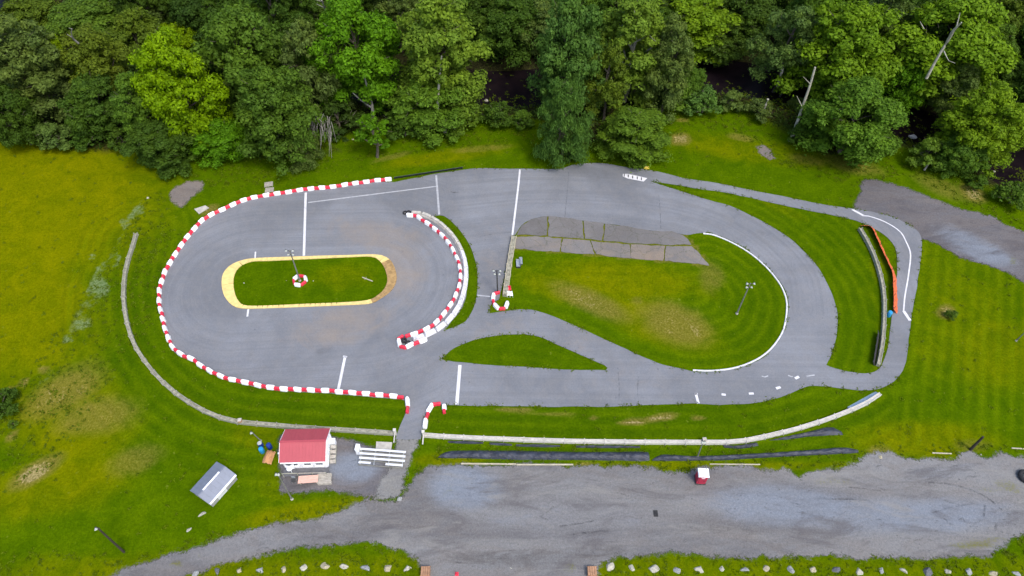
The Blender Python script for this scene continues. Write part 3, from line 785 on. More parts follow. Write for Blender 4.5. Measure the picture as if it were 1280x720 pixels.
upper_gravel_px = [(1072, 245), (1077, 225), (1097, 225), (1132, 234), (1160, 245), (1190, 258), (1215, 265), (1240, 271), (1280, 289), (1400, 330), (1420, 430), (1280, 356), (1260, 342), (1235, 332), (1200, 322), (1180, 311), (1155, 299), (1149, 300), (1140, 292), (1120, 280), (1090, 268), (1068, 263)]
sheet('upper_gravel_road', runs_loop(upper_gravel_px, 0.2, 22, grow=.45), [], 0.026, M['gravel_dark'], 1.2,
      lambda X, Y, px, py: (np.stack([blob(px, py, 1220, 310, 60, 16, 25) * .8, blob(px, py, 1265, 325, 10, 6, 0) * .7, blob(px, py, 1120, 235, 50, 14, 15) * .5], 1), X * 0), 0.0, fade=True)
yard_px = [(350, 618), (351, 600), (349, 583), (349, 544), (380, 546), (416, 545), (440, 549), (470, 560), (494, 560), (505, 572), (508, 595), (498, 622), (466, 623), (440, 619), (419, 615.5), (398, 615), (379, 617)]
sheet('hut_yard_ground', runs_loop(yard_px, 0.1, 23, grow=.4), [], 0.022, M['gravel_dark'], 0.9,
      lambda X, Y, px, py: (np.stack([blob(px, py, 440, 585, 40, 20, 0) * .85, np.maximum(blob(px, py, 437, 549, 12, 5, 0) * .9, blob(px, py, 425, 602, 8, 12) * .4), blob(px, py, 370, 600, 30, 20) * .6], 1), X * 0), 0.0, fade=True)
drive_px = [(495, 547), (526.5, 547), (521, 560), (516, 575), (510, 592), (505, 608), (500, 620), (484, 627), (467, 625), (470, 606), (480, 590), (488, 574), (492, 560)]
sheet('driveway_path', runs_loop(drive_px, 0.06, 24, grow=.35), [], 0.040, M['gravel_light'], 0.8,
      lambda X, Y, px, py: (np.stack([X * 0, blob(px, py, 515, 590, 6, 14) * .4, blob(px, py, 500, 565, 14, 10) * .3], 1), X * 0), 0.0, fade=True)
patch_px = [(210, 242.5), (227, 230), (240, 225.5), (255, 227.5), (252, 238), (240, 247), (225, 260)]
sheet('bare_gravel_path', runs_loop(patch_px, 0.1, 25, 0.3, grow=.45), [], 0.02, M['gravel_brown'], 0.5, None, 0.0, fade=True)
sheet('worn_gravel_path', runs_loop([(945, 184), (955, 182), (962, 186), (968, 196), (964, 200), (952, 194)], 0.1, 26, 0.3, grow=.5), [], 0.02, M['gravel_brown'], 0.5, None, 0.0, fade=True)

# old slabs between track and infield
slab_rows = [
    [(646, 293.5), (653, 283), (664, 276), (684, 272), (684, 295), (668, 294.5)],
    [(686, 272), (706, 274), (728, 277.5), (729, 298), (707, 296.8), (686, 295.2)],
    [(730, 277.7), (755, 281), (752, 301), (731, 298.2)],
    [(756.5, 281.2), (785, 285), (812, 290), (840, 291.5), (853, 294), (860, 299), (864, 306), (850, 306.5), (810, 304.6), (775, 302.8), (754, 301)],
    [(643.5, 296), (668, 296), (686, 296.8), (702, 298.5), (699, 314.5), (670, 313), (642, 310.5)],
    [(704, 298.8), (737, 301), (743, 318), (720, 316.8), (701, 314.5)],
    [(739, 301.2), (775, 304.8), (787, 305.8), (788, 322.5), (765, 321), (745, 318)],
    [(788.5, 305.8), (811, 306.6), (831, 308), (828.5, 326), (806, 324.5), (789.5, 322.6)],
    [(833, 308), (864, 308.5), (872, 315), (881, 326), (886, 332), (858, 329), (830.5, 326.2)]]
strip = empty('old_slab_path', (*G(760, 300), 0)); strip['kind'] = 'structure'
for k, sp in enumerate(slab_rows):
    lp = ragged(poly_line(GL([(q[0], q[1] - (1.6 if k < 4 and q[1] < 293 else 0)) for q in sp]), step=0.3, closed=True), 0.10, 40 + k, 3)
    c0 = np.array(G(760, 300))
    s = sheet('slab', lp, [], 0.062 + 0.006 * (k % 3), M['old_asphalt'], 0.9,
              (lambda k: lambda X, Y, px, py: (np.stack([X * 0 + (0.05, 0, .1, .1, .55, .5, .7, .95, .6)[k], X * 0 + (.75, .6, .55, .55, .1, 0, 0, 0, 0)[k], X * 0], 1), X * 0))(k), 0.1, parent=strip)
    s.location = (-c0[0], -c0[1], 0)

# ------------------------------------------------------------------ kerbs and painted lines
def ribbon(path, w, z, closed=False):
    n = len(path); V = []; F = []
    for i in range(n):
        a = path[(i - 1) % n] if closed else path[max(i - 1, 0)]; b = path[(i + 1) % n] if closed else path[min(i + 1, n - 1)]
        d = (b - a) / (np.linalg.norm(b - a) + 1e-9); nn = np.array([-d[1], d[0]])
        ww = w[i] if hasattr(w, '__len__') else w
        p = path[i] + nn * ww / 2; q = path[i] - nn * ww / 2
        V += [(p[0], p[1], z), (q[0], q[1], z)]
    for i in range(n if closed else n - 1):
        j = (i + 1) % n; F.append((2 * i, 2 * i + 1, 2 * j + 1, 2 * j))
    return V, F
def stripe(px, w, mat='white_line', smooth=False, name='painted_line', z=0.061):
    p = catmull(GL(px), step=0.6) if smooth else poly_line(GL(px), 0.6)
    V, F = ribbon(p, w * .84, z)
    o = link(name, mesh_np(name, V, F), M[mat], track)
    return o
for args in [([(382.3, 241), (380, 320)], .42), ([(385, 253.5), (545, 233.3)], .26, 'faint_line'), ([(545.3, 219.5), (549, 268.5)], .36, 'faint_line'), ([(650, 212), (648, 232), (640.5, 294)], .34),
             ([(319.5, 315), (319, 323)], .25), ([(310.5, 387), (309.3, 396)], .3), ([(431.5, 446), (423, 487)], .42), ([(429, 445.5), (434, 446.5)], .25), ([(575, 456.5), (571, 506)], .50),
             ([(596.5, 369.3), (613, 371)], .22, 'faint_line'), ([(1065, 262), (1079.5, 270)], .42), ([(1129.3, 389), (1137.5, 401)], .48), ([(869.5, 492), (873, 504.5)], .38), ([(868.2, 492.7), (872, 492.3)], .25),
             ([(901.8, 493.2), (907, 493.8)], .35), ([(936, 492.3), (942, 492.1)], .35), ([(970, 485.8), (975.5, 484)], .4), ([(993.8, 473.5), (998.5, 471)], .42), ([(952, 470.5), (956, 471.5), (960, 470)], .18, 'faint_line'),
             ([(985, 469.5), (989, 471), (991, 471)], .2, 'faint_line'), ([(1008, 470.5), (1018, 469)], .2, 'faint_line')]:
    stripe(*args)
stripe([(1079, 270), (1085, 270.3), (1100, 275), (1115, 282.5), (1126, 291), (1132.5, 302.5), (1137.5, 315), (1137.5, 327.5), (1134.5, 350), (1131, 370), (1129.2, 389.5)], .22, smooth=True)
# hatched box at the pit exit
hb = [(778.5, 217.7), (784, 217.6), (795, 219.8), (809, 223), (804.5, 227.3), (797, 225.8), (784, 223.2), (778.5, 220.8)]
hbx = poly_line(GL(hb), 0.3, True)
sheet('painted_box', hbx, [], 0.0605, M['white_line'], 0.8, None, 0.002, parent=track)
for cx_, cy_ in ((780.5, 219.3), (785.6, 220.4), (791, 221.6), (796.8, 222.7), (802, 223.8)):
    c = np.array(G(cx_, cy_))
    V, F = ribbon(np.array([c + (0.0, 0.33), c - (0.08, 0.33)]), 0.16, 0.0655)
    link('painted_gap', mesh_np('painted_gap', V, F), M['dark_metal'], track)

# inner loop white kerb: real low kerb
def kerb(name, path, w, h, mat, closed=False, z0=0.0, label=None, parent=None, smooth=True):
    n = len(path); V = []; F = []
    prof = [(-w / 2, z0), (-w / 2, h * 0.75), (-w / 2 + 0.03, h), (w / 2 - 0.03, h), (w / 2, h * 0.75), (w / 2, z0)]
    k = len(prof)
    for i in range(n):
        a = path[(i - 1) % n] if closed else path[max(i - 1, 0)]; b = path[(i + 1) % n] if closed else path[min(i + 1, n - 1)]
        d = (b - a) / (np.linalg.norm(b - a) + 1e-9); nn = np.array([-d[1], d[0]])
        for u, zz in prof: q = path[i] + nn * u; V.append((q[0], q[1], zz))
    for i in range(n if closed else n - 1):
        j = (i + 1) % n
        for m in range(k - 1): F.append((i * k + m, j * k + m, j * k + m + 1, i * k + m + 1))
    me = mesh_np(name, V, F)
    return link(name, me, M[mat], parent)
kp = catmull(GL([(879, 292), (889, 293), (910, 301), (935, 315), (955, 331.5), (969, 347), (978.5, 362), (983.5, 380), (980.5, 408), (971, 427), (956, 443), (937, 453.8), (915, 460.8), (888, 463.7), (866, 463)]), step=0.7)
o = kerb('loop_kerb', kp, 0.22, 0.11, 'white_line'); o['kind'] = 'structure'

# yellow kerb of the oval island, built in stones between the two surveyed rims
kroot = empty('oval_island_kerb', (*G(385, 352), 0)); kroot['kind'] = 'structure'
n_st = 84
A = resample(np.vstack([island, island[:1]]), 0.1); B = np.vstack([island_in, island_in[:1]])
idx = np.linspace(0, len(A) - 1, n_st + 1)
def near_on(P, q): return P[np.argmin(np.hypot(P[:, 0] - q[0], P[:, 1] - q[1]))]
Bf = resample(B, 0.1)
c0 = np.array(G(385, 352))
for i in range(n_st):
    a0 = A[int(idx[i])] ; a1 = A[min(len(A) - 1, int(idx[i + 1]))]
    gap = (a1 - a0) * 0.012
    a0 = a0 + gap; a1 = a1 - gap
    b0, b1 = near_on(Bf, a0), near_on(Bf, a1)
    h = 0.14 + random.uniform(-.008, .008)
    px_, py_ = survey(np.array([a0[0]]), np.array([a0[1]]))
    worn = px_[0] > 470 and 322 < py_[0] < 382
    pts = [a0 - c0, a1 - c0, b1 - c0, b0 - c0]
    V = [(p[0], p[1], 0.0) for p in pts] + [(p[0], p[1], h) for p in pts]
    cen = np.mean(pts, 0)
    mb = MB().add(V, [(0, 1, 2, 3), (7, 6, 5, 4), (1, 0, 4, 5), (2, 1, 5, 6), (3, 2, 6, 7), (0, 3, 7, 4)])
    s_ = mb.build('kerb_stone', M['kerb_worn' if worn else 'kerb_yellow'], kroot)
    me = s_.data; bm = bmesh.new(); bm.from_mesh(me); bmesh.ops.recalc_face_normals(bm, faces=bm.faces); bm.to_mesh(me); bm.free()

# tyre marks on the lot
def arc_px(pts, w, parent=lot, z=0.036):
    V, F = ribbon(catmull(GL(pts), step=0.4), w, z)
    link('tyre_mark', mesh_np('tyre_mark', V, F), M['mark'], parent)
for p, w in ([(1160, 603), (1185, 605), (1215, 613), (1235, 623), (1248, 634), (1262, 644)], .22), ([(1231, 631), (1229, 645), (1222, 653), (1212, 658)], .25), ([(1192, 657), (1185, 653), (1178, 646)], .2), ([(1246, 655), (1243, 663)], .3), \
    ([(1040, 624), (1060, 624), (1088, 626)], .2), ([(1165, 641), (1190, 634), (1215, 630)], .16), ([(700, 658), (720, 655), (742, 651)], .2), ([(715, 668), (735, 666), (762, 663)], .22), ([(676, 645), (684, 640), (692, 633)], .16), \
    ([(670, 643), (680, 648), (692, 652)], .14), ([(1060, 609), (1080, 611), (1102, 614)], .14), ([(1198, 650), (1203, 647), (1206, 653)], .14), ([(986, 628), (1000, 631), (1008, 633)], .12):
    arc_px(p, w)
for p, w in (([(563, 240), (567, 241), (573, 240.5)], .3), ([(711, 214), (709, 240), (706, 272)], .1), ([(823, 244), (825, 262), (826, 286)], .12), ([(600, 296), (622, 292), (640, 291)], .1), ([(798, 468), (797, 488), (798, 505)], .12), ([(772, 460), (774, 484), (773, 507)], .1)):
    arc_px(p, w, track, 0.0615)

# ================================================================== THINGS
# ------------------------------------------------------------------ plastic barrier blocks
def block_mesh(name, L, W, H, waist=0.0):
    """a hollow plastic crash block: rounded ends, flared foot, moulded top groove"""
    mb = MB(); n = 5
    prof = [(-L / 2, .60), (-L / 2 + .06, .86), (-L / 2 + .18, 1.0), (0, 1.0 - waist), (L / 2 - .18, 1.0), (L / 2 - .06, .86), (L / 2, .60)]
    rings = []
    V = []; F = []
    for x, k in prof:
        hw = W / 2 * k; hh = H * (0.90 + 0.10 * k)
        ring = [(x, -hw, 0.0), (x, -hw * 1.02, hh * .22), (x, -hw * .86, hh * .55), (x, -hw * .72, hh * .90), (x, -hw * .5, hh), (x, -hw * .14, hh), (x, 0, hh - .035),
                (x, hw * .14, hh), (x, hw * .5, hh), (x, hw * .72, hh * .90), (x, hw * .86, hh * .55), (x, hw * 1.02, hh * .22), (x, hw, 0.0)]
        V += ring
    k = 13
    for i in range(len(prof) - 1):
        for j in range(k - 1): F.append((i * k + j, i * k + j + 1, (i + 1) * k + j + 1, (i + 1) * k + j))
    F.append(tuple(range(k - 1, -1, -1))); F.append(tuple((len(prof) - 1) * k + j for j in range(k)))
    mb.add(V, F)
    me = mb.mesh(name); bm = bmesh.new(); bm.from_mesh(me); bmesh.ops.recalc_face_normals(bm, faces=bm.faces); bm.to_mesh(me); bm.free()
    return me
WHITE_BLOCK = block_mesh('white_block', 1.04, 0.60, 0.50); WHITE_BLOCK.materials.append(M['white_plastic'])
RED_BLOCK = block_mesh('red_block', 0.88, 0.46, 0.44, 0.18); RED_BLOCK.materials.append(M['red_plastic'])
def chain(px, where, anchor, group, pitch=1.74, start='white', smooth=True, flip=False, scale=1.0):
    p = catmull(GL(px), step=0.1) if smooth else poly_line(GL(px), 0.1)
    if flip: p = p[::-1]
    seg = np.concatenate([[0], np.cumsum(np.linalg.norm(np.diff(p, axis=0), axis=1))])
    n = max(1, int(round(seg[-1] / pitch))); pt = seg[-1] / n
    lw = 1.04 / 1.74 * pt; lr = pt - lw
    s = 0.0; k = {'white': 0, 'red': 0}; col = start
    while s < seg[-1] - 0.25:
        L = lw if col == 'white' else lr
        m = s + L / 2
        x = np.interp(m, seg, p[:, 0]); y = np.interp(m, seg, p[:, 1])
        x1 = np.interp(m + .2, seg, p[:, 0]); y1 = np.interp(m + .2, seg, p[:, 1]); x0 = np.interp(m - .2, seg, p[:, 0]); y0 = np.interp(m - .2, seg, p[:, 1])
        k[col] += 1
        o = link('barrier_block', WHITE_BLOCK if col == 'white' else RED_BLOCK, None)
        o.location = (x + random.uniform(-.05, .05), y + random.uniform(-.05, .05), 0.055 if where != 'x' else 0.0)
        o.rotation_euler = (0, 0, math.atan2(y1 - y0, x1 - x0) + random.uniform(-.10, .10))
        f = L / (1.04 if col == 'white' else 0.70)
        o.scale = (f * scale, scale * random.uniform(.96, 1.04), scale)
        tag(o, f"{col} crash block, {nth(k[col])} {col} one {anchor}", 'barrier block', group)
        s += L; col = 'red' if col == 'white' else 'white'
    return k
chain(barrier_px, 'o', "from the top of the oval's outer chain", 'red and white blocks round the outside of the oval loop')
chain([(509, 498), (510, 503), (509.3, 512), (508.8, 517)], 'o', "turning down at the driveway mouth, hut side", 'blocks at the driveway mouth', pitch=1.9, smooth=True)
chain([(530.5, 537), (533, 524), (536.5, 512.5), (541, 507.5), (546, 506), (550.5, 506)], 'o', "up from the long wall, hooked driveway chain", 'hooked chain of blocks by the driveway', pitch=1.85)
chain([(555, 507), (555.2, 511), (555.3, 517)], 'o', "ending the hooked driveway chain on the grass", 'hooked chain of blocks by the driveway', pitch=1.9)
chain([(508, 270.5), (520, 271.5), (530, 277.5), (540, 284.5), (550, 292.3), (558, 301), (565, 311), (570, 321), (574, 332), (575.3, 345), (574.5, 356), (571, 367), (565, 379), (556, 392), (546, 403.5), (534, 412), (519, 418), (507, 421.5)], 'o',
      "from the top tyre along the curved divider", 'red and white blocks facing the oval on the curved divider')
chain([(504.5, 421.5), (500, 424), (498.8, 429), (501, 434), (508, 435), (516, 431.5), (528, 427), (534, 424)], 'o', "wrapping the lower tip of the curved divider", 'blocks wrapping the tip of the curved divider', start='red', pitch=1.8)
chain([(624, 366.5), (618.5, 368.5), (616.2, 375), (617.5, 381), (622, 386), (629, 387), (632.5, 384), (633.5, 379)], 'o', "in the hooked cluster below the lane floodlight", 'hooked cluster of blocks at the infield corner', start='red', pitch=1.75)
cc = np.array(G(375, 351.5))
for i in range(6):
    t = 2 * math.pi * i / 6 + 0.35
    col = ('white', 'red')[i % 2]
    o = link('barrier_block', WHITE_BLOCK if col == 'white' else RED_BLOCK)
    o.location = (cc[0] + math.cos(t) * .82, cc[1] + math.sin(t) * .82, 0.02); o.rotation_euler = (0, 0, t + math.pi / 2); o.scale = (0.86 if col == 'white' else 1.0, .85, .9)
    side = ('facing the wood', 'facing the yellow bend', 'facing the hut')[i // 2]
    tag(o, f"{col} block ringing the floodlight pole on the oval island, {side}", 'barrier block', 'ring of blocks round the island pole')

# ------------------------------------------------------------------ tyres
def tyre_mesh():
    mb = MB(); n = 18; m = 8; V = []; F = []
    for i in range(n):
        t = 2 * math.pi * i / n
        for j in range(m):
            a = 2 * math.pi * j / m
            r = .28 + .11 * math.cos(a); V.append((r * math.cos(t), r * math.sin(t), .12 + .11 * math.sin(a)))
    for i in range(n):
        for j in range(m): F.append((i * m + j, ((i + 1) % n) * m + j, ((i + 1) % n) * m + (j + 1) % m, i * m + (j + 1) % m))
    mb.add(V, F); return mb.mesh('tyre', True)
TYRE = tyre_mesh(); TYRE.materials.append(M['rubber'])
for x, y, z, lb in ((505.5, 427, .06, 'lower black tyre of the pair inside the tip of the curved divider'), (505.5, 427, .29, 'upper black tyre of the pair inside the tip of the curved divider'),
                    (510.5, 429.5, .06, 'black tyre lying beside the pair at the tip of the curved divider'), (506.5, 266.8, .06, 'black tyre at the top end of the curved divider'), (511, 266.3, .06, 'black tyre second from the top end of the curved divider'), (521, 267, .06, 'black tyre behind the white wall near the top end of the curved divider'),
                    (525, 267.5, .06, 'last black tyre behind the white wall top end, by the grass')):
    o = link('tyre', TYRE, None, None, (*G(x, y), z)); tag(o, lb, 'tyre', 'black tyres on the curved divider')

# ------------------------------------------------------------------ board walls
def board_wall(name, path, label, cat, H, W, mats, seg=2.4, group=None, z0=0.0, cap_ends=True):
    p = resample(path, seg)
    root = empty(name, (p[0][0], p[0][1], 0), 0, label, cat, group)
    o0 = p[0]
    for i in range(len(p) - 1):
        a, b = p[i] - o0, p[i + 1] - o0
        d = b - a; L = np.linalg.norm(d); d /= L; nn = np.array([-d[1], d[0]])
        mid = (a + b) / 2; rz = math.atan2(d[1], d[0])
        for sd_ in (-1, 1):
            c = mid + nn * sd_ * (W / 2)
            for lv in range(2):
                hh = H / 2
                mb = MB().box((0, 0, 0), (L - 0.03, 0.07, hh - 0.02))
                ob = mb.build('board', M[mats[0]], root)
                ob.location = (c[0] + random.uniform(-.012, .012), c[1] + random.uniform(-.012, .012), z0 + hh * (lv + .5)); ob.rotation_euler = (random.uniform(-.02, .02), 0, rz + random.uniform(-.006, .006))
        ob = MB().box((0, 0, 0), (L - 0.02, W - 0.09, H - 0.08)).build('core', M[mats[1]], root)
        ob.location = (mid[0], mid[1], z0 + (H - 0.08) / 2); ob.rotation_euler = (0, 0, rz)
        for sd_ in (-1, 1):
            c = a + nn * sd_ * (W / 2 + .075)
            ob = MB().box((0, 0, 0), (.10, .07, H + .05)).build('post', M[mats[0]], root)
            ob.location = (c[0], c[1], z0 + (H + .05) / 2); ob.rotation_euler = (0, 0, rz)
    return root
board_wall('board_wall', wall_path, 'long low weathered board wall curving round the outside of the oval grass', 'wall', .5, .38, ('board_grey', 'wall_fill'))
board_wall('board_wall', lower_path, 'long low whitewashed board wall between track verge and gravel lot', 'wall', .5, .36, ('board_white', 'wall_fill_pale'))
board_wall('board_wall', poly_line(GL([(642.5, 298), (637, 330), (631.5, 371)]), .5), 'straight cream double board wall along the infield edge from the finish line', 'wall', .6, .62, ('board_cream', 'wall_fill'), 1.8)
board_wall('board_wall', catmull(GL([(1074, 288), (1085, 307), (1094, 328), (1101, 353), (1104, 375), (1104, 400), (1101.5, 431), (1096.5, 458)]), step=.6), 'bent pale board wall on the grass wedge beside the orange mesh', 'wall', .6, .36, ('board_grey', 'wall_fill'), 2.2)
# white curved divider wall behind the crash blocks: concrete blocks
dp = resample(catmull(GL([(514, 267.8), (528, 268.8), (544, 276.2), (557.5, 286.8), (568.5, 299), (577, 314.5), (581.8, 331.5), (582.3, 349), (579.8, 365.5), (573.2, 384.5), (563.5, 398.3), (551.5, 409.5), (536, 418.5), (516, 426)]), step=.3), 1.7)
root = empty('divider_wall', (*dp[0], 0), 0, 'curved white block wall dividing the oval loop from the crescent of grass', 'wall')
for i in range(len(dp) - 1):
    a, b = dp[i] - dp[0], dp[i + 1] - dp[0]; d = b - a; L = np.linalg.norm(d); mid = (a + b) / 2
    mb = MB().box((0, 0, .12), (L - .05, .70, .24), taper=.92, bev=.03).box((0, 0, .40), (L - .05, .50, .34), taper=.85, bev=.03)
    ob = mb.build('wall_block', M['wall_fill_pale' if i < 7 else 'white_line'], root)
    ob.location = (mid[0], mid[1], .055); ob.rotation_euler = (0, 0, math.atan2(d[1], d[0]) + random.uniform(-.02, .02))

# short return posts of the long wall at the driveway
for x, y, lb in ((494.5, 543, 'thick white gatepost at the hut end of the driveway gap'), (530, 545, 'thick white gatepost across the driveway gap')):
    g = G(x, y); r = empty('gate_post', (*g, 0), 0, lb, 'post', 'gateposts at the driveway gap')
    MB().box((0, 0, .6), (.28, .28, 1.2), bev=.02).build('post', M['board_white'], r)
    MB().box((0, 0, 1.23), (.36, .36, .06), bev=.015).build('cap', M['board_white'], r)
    MB().box((0, -.75, .55), (.12, 1.2, .16)).build('rail', M['board_white'], r)
# spectator stand-offs on the wall
for x, y, lb in ((302, 529, 'small tan box standing on the curve of the weathered wall'), (879, 553, 'small grey box standing on the whitewashed wall above the booth')):
    r = empty('wall_box', (*G(x, y), .55), .1, lb, 'box')
    MB().box((0, 0, .16), (.4, .4, .32), bev=.03).build('body', M['concrete' if x > 500 else 'tan_canvas'], r)
    MB().box((0, 0, .335), (.46, .46, .04), bev=.01).build('lid', M['pallet'], r)

# fence panels lying at walls
def quad_sheet(name, a, b, lean, H, mat, label, cat, n=1, ribs=8):
    a = np.array(a); b = np.array(b); d = b - a; L = np.linalg.norm(d); rz = math.atan2(d[1], d[0])
    r = empty(name, (*a, 0), rz, label, cat)
    q = Matrix.Rotation(lean, 4, 'X')
    k = max(1, int(L / 1.2))
    for i in range(k):
        mb = MB(); w = L / k
        for j in range(ribs):
            x0 = i * w + w * j / ribs
            mb.box((0, 0, 0), (w / ribs * .93, .03 + (.018 if j % 2 else 0), H), m=Matrix.Translation((x0 + w / ribs / 2, 0, 0)) @ q @ Matrix.Translation((0, 0, H / 2)))
        mb.build('panel', M[mat], r)
    for i in range(k + 1):
        MB().box((0, 0, 0), (.08, .08, H + .08), m=Matrix.Translation((i * L / k, -.06, 0)) @ q @ Matrix.Translation((0, 0, H / 2))).build('post', M['dark_metal'], r)
    return r
quad_sheet('sheet_metal_fence', G(1059, 509), G(1094, 489.5), R(62), .9, 'blue_steel', 'blue-grey sheet metal fence leaning on the upper end of the whitewashed wall', 'fence')
quad_sheet('mesh_screen', G(1099.5, 419), G(1093.5, 457), R(30), .9, 'dark_metal', 'black mesh screen leaning on the lower end of the bent wall', 'screen')
quad_sheet('mesh_screen', G(493, 223.3), G(578, 210.5), R(30), .8, 'tarp', 'low black screen along the track edge above the oval chain', 'screen')

# orange safety mesh lying over
op = catmull(GL([(1077, 286), (1086.5, 287), (1093, 299), (1100, 315), (1107, 330), (1113.5, 345), (1114.5, 360), (1115.2, 375), (1115, 391)]), step=.25)
root = empty('orange_safety_fence', (*op[0], 0), 0, 'orange plastic safety mesh sagging between stakes along the bent wall', 'fence')
V = []; F = []
for i, p in enumerate(op):
    a = op[max(i - 1, 0)]; b = op[min(i + 1, len(op) - 1)]; d = (b - a) / np.linalg.norm(b - a); nn = np.array([-d[1], d[0]])
    wob = .035 * math.sin(i * .9) + .03 * math.sin(i * 2.3)
    for u, z in ((.0, .80 + wob), (-.16 + wob * .3, .66), (-.34, .46 + wob), (-.52 - wob * .5, .2), (-.78 + wob, .05 + abs(wob) * .3)):
        q = p - op[0] - nn * (u + .1); V.append((q[0], q[1], z))
for i in range(len(op) - 1):
    for j in range(4): F.append((i * 5 + j, (i + 1) * 5 + j, (i + 1) * 5 + j + 1, i * 5 + j + 1))
ob = MB().add(V, F).build('mesh', M['orange'], root); sm = ob.modifiers.new('thickness', 'SOLIDIFY'); sm.thickness = .02
for i in range(0, len(op), 9):
    q = op[i] - op[0]; MB().tube((q[0], q[1], 0), (q[0], q[1], 1.15), .035, n=6).build('stake', M['pole_wood'], root)

def barrel(x, y, mat, label, lidmat=None, z=0.0, h=.9, r=.29):
    t = empty('barrel', (*G(x, y), z), 0, label, 'barrel')
    MB().lathe([(r * .93, 0), (r, .04), (r, h * .32), (r * 1.04, h * .35), (r, h * .38), (r, h * .64), (r * 1.04, h * .67), (r, h * .7), (r * .98, h * .95), (r * .9, h)]).build('body', M[mat], t, True)
    MB().lathe([(r * .92, h), (r * .92, h + .03), (r * .3, h + .05)]).build('lid', M[lidmat or mat], t)
    return t
barrel(1110, 395, 'blue_plastic', 'blue barrel at the lower end of the orange mesh')
barrel(328.5, 565, 'blue_plastic', 'bright blue barrel on the grass beside the red-roofed hut')
barrel(327, 558, 'navy_plastic', 'barrel with a pale lid behind the bright blue barrel', 'pale_lamp')
barrel(338, 560, 'navy_plastic', 'navy blue barrel close to the red-roofed hut wall')
t = empty('marker_cushion', (*G(808, 210.5), .0), R(-8), 'yellow foam marker cushion at the tree edge by the pit exit', 'marker')
MB().box((0, 0, .22), (.95, .5, .44), taper=.72, bev=.06).build('cushion', M['yellow_plastic'], t)
MB().box((-.05, 0, .47), (.5, .08, .05)).build('handle', M['dark_metal'], t)

# ------------------------------------------------------------------ tarps
def tarp(px_top, px_bot, h, label, seed):
    A = resample(catmull(GL(px_top), step=.4), .35); B = catmull(GL(px_bot), step=.4)
    seg = np.concatenate([[0], np.cumsum(np.linalg.norm(np.diff(B, axis=0), axis=1))])
    q = np.linspace(0, seg[-1], len(A)); Bp = np.stack([np.interp(q, seg, B[:, 0]), np.interp(q, seg, B[:, 1])], 1)
    r = np.random.default_rng(seed); m = 9; V = []; F = []
    n = len(A); w1 = fractal1(n, seed, 5, 6); w2 = fractal1(n, seed + 1, 5, 5)
    for i in range(n):
        endk = min(1, i / 6, (n - 1 - i) / 6)
        for j in range(m):
            t = j / (m - 1); p = A[i] * (1 - t) + Bp[i] * t
            z = .05 + h * math.sin(math.pi * t) ** .8 * (.35 + .65 * endk) * (1 + .25 * w1[i]) + .035 * math.sin(i * 1.3 + j * 1.1 + 3 * w2[i]) + r.uniform(-.015, .015)
            if j in (0, m - 1): z = .01; p = p + (A[i] - Bp[i]) * (.05 * w2[i]) * (1 if j == 0 else -1)
            V.append((p[0] - A[0][0], p[1] - A[0][1], z))
    for i in range(n - 1):
        for j in range(m - 1): F.append((i * m + j, i * m + j + 1, (i + 1) * m + j + 1, (i + 1) * m + j))
    mb = MB().add(V, F); o = mb.build('tarp', M['tarp'], None, False, (*A[0], 0)); tag(o, label, 'tarp'); return o
tarp([(548, 572), (556, 565.5), (580, 563), (650, 564), (730, 565), (810, 565)], [(548, 572.5), (570, 573), (620, 574), (700, 575), (760, 575.5), (812, 576)], .35, 'long straight dark tarp-covered roll in front of the whitewashed wall', 31)
tarp([(815, 575), (828, 568.5), (870, 570), (930, 568), (1000, 563.5), (1050, 559.5), (1071, 562)], [(815, 576), (850, 576), (900, 575.5), (940, 573), (1000, 570), (1050, 567.5), (1073, 566)], .3, 'bent dark tarp-covered roll with pointed ends above the small booth', 32)
tarp([(985, 545.5), (1010, 540), (1030, 535), (1042, 534.5), (1049, 538)], [(960, 551), (985, 549), (1010, 546), (1035, 544), (1054, 544)], .25, 'short wedge of dark tarp under the rising end of the whitewashed wall', 33)
tarp([(903, 556), (920, 557), (945, 553)], [(905, 559.5), (925, 561), (948, 557)], .2, 'small crumpled dark tarp against the whitewashed wall', 34)
for k, (a, b) in enumerate((((560, 551), (604, 552.5)), ((612, 553), (640, 555)), ((645, 555.5), (700, 556.5)), ((720, 557), (800, 557.5)))):
    pt = lambda e, f: (a[0] + (b[0] - a[0]) * f, a[1] + (b[1] - a[1]) * f + e)
    tarp([pt(0, 0), pt(-.6, .5), pt(0, 1)], [pt(2.6, 0), pt(3.0, .5), pt(2.4, 1)], .14, f'{nth(k + 1)} narrow dark tarp strip at the foot of the whitewashed wall from the driveway', 35 + k)

# long boards on the ground
def plank(name, a, b, w, h, mat, label, cat='plank'):
    a = np.array(G(*a)); b = np.array(G(*b)); d = b - a; L = np.linalg.norm(d)
    o = MB().box((0, 0, h / 2), (L, w, h)).build(name, M[mat], None, False, (*((a + b) / 2), 0.03), math.atan2(d[1], d[0])); tag(o, label, cat); return o
plank('timber_beam', (576.5, 580), (645, 580.7), .14, .14, 'board_cream', 'pale timber edging beam at the lot edge, driveway half', 'beam')
plank('timber_beam', (645.5, 581.3), (716.5, 581.2), .14, .14, 'board_cream', 'pale timber edging beam at the lot edge, half farther from the driveway', 'beam')
plank('timber_beam', (887, 580.5), (950, 581), .1, .1, 'board_cream', 'thin pale beam in the grass beside the small booth', 'beam')
plank('timber_beam', (1165, 566.5), (1189, 567.5), .12, .1, 'board_cream', 'short pale plank lying in grass between booth and road end', 'beam')
plank('timber_beam', (1264, 560.5), (1282, 561.5), .12, .1, 'board_cream', 'short pale plank lying in grass at the far road end', 'beam')
plank('stick', (453, 347), (466, 352), .12, .08, 'board_cream', 'pale stick lying on the oval island grass', 'stick')
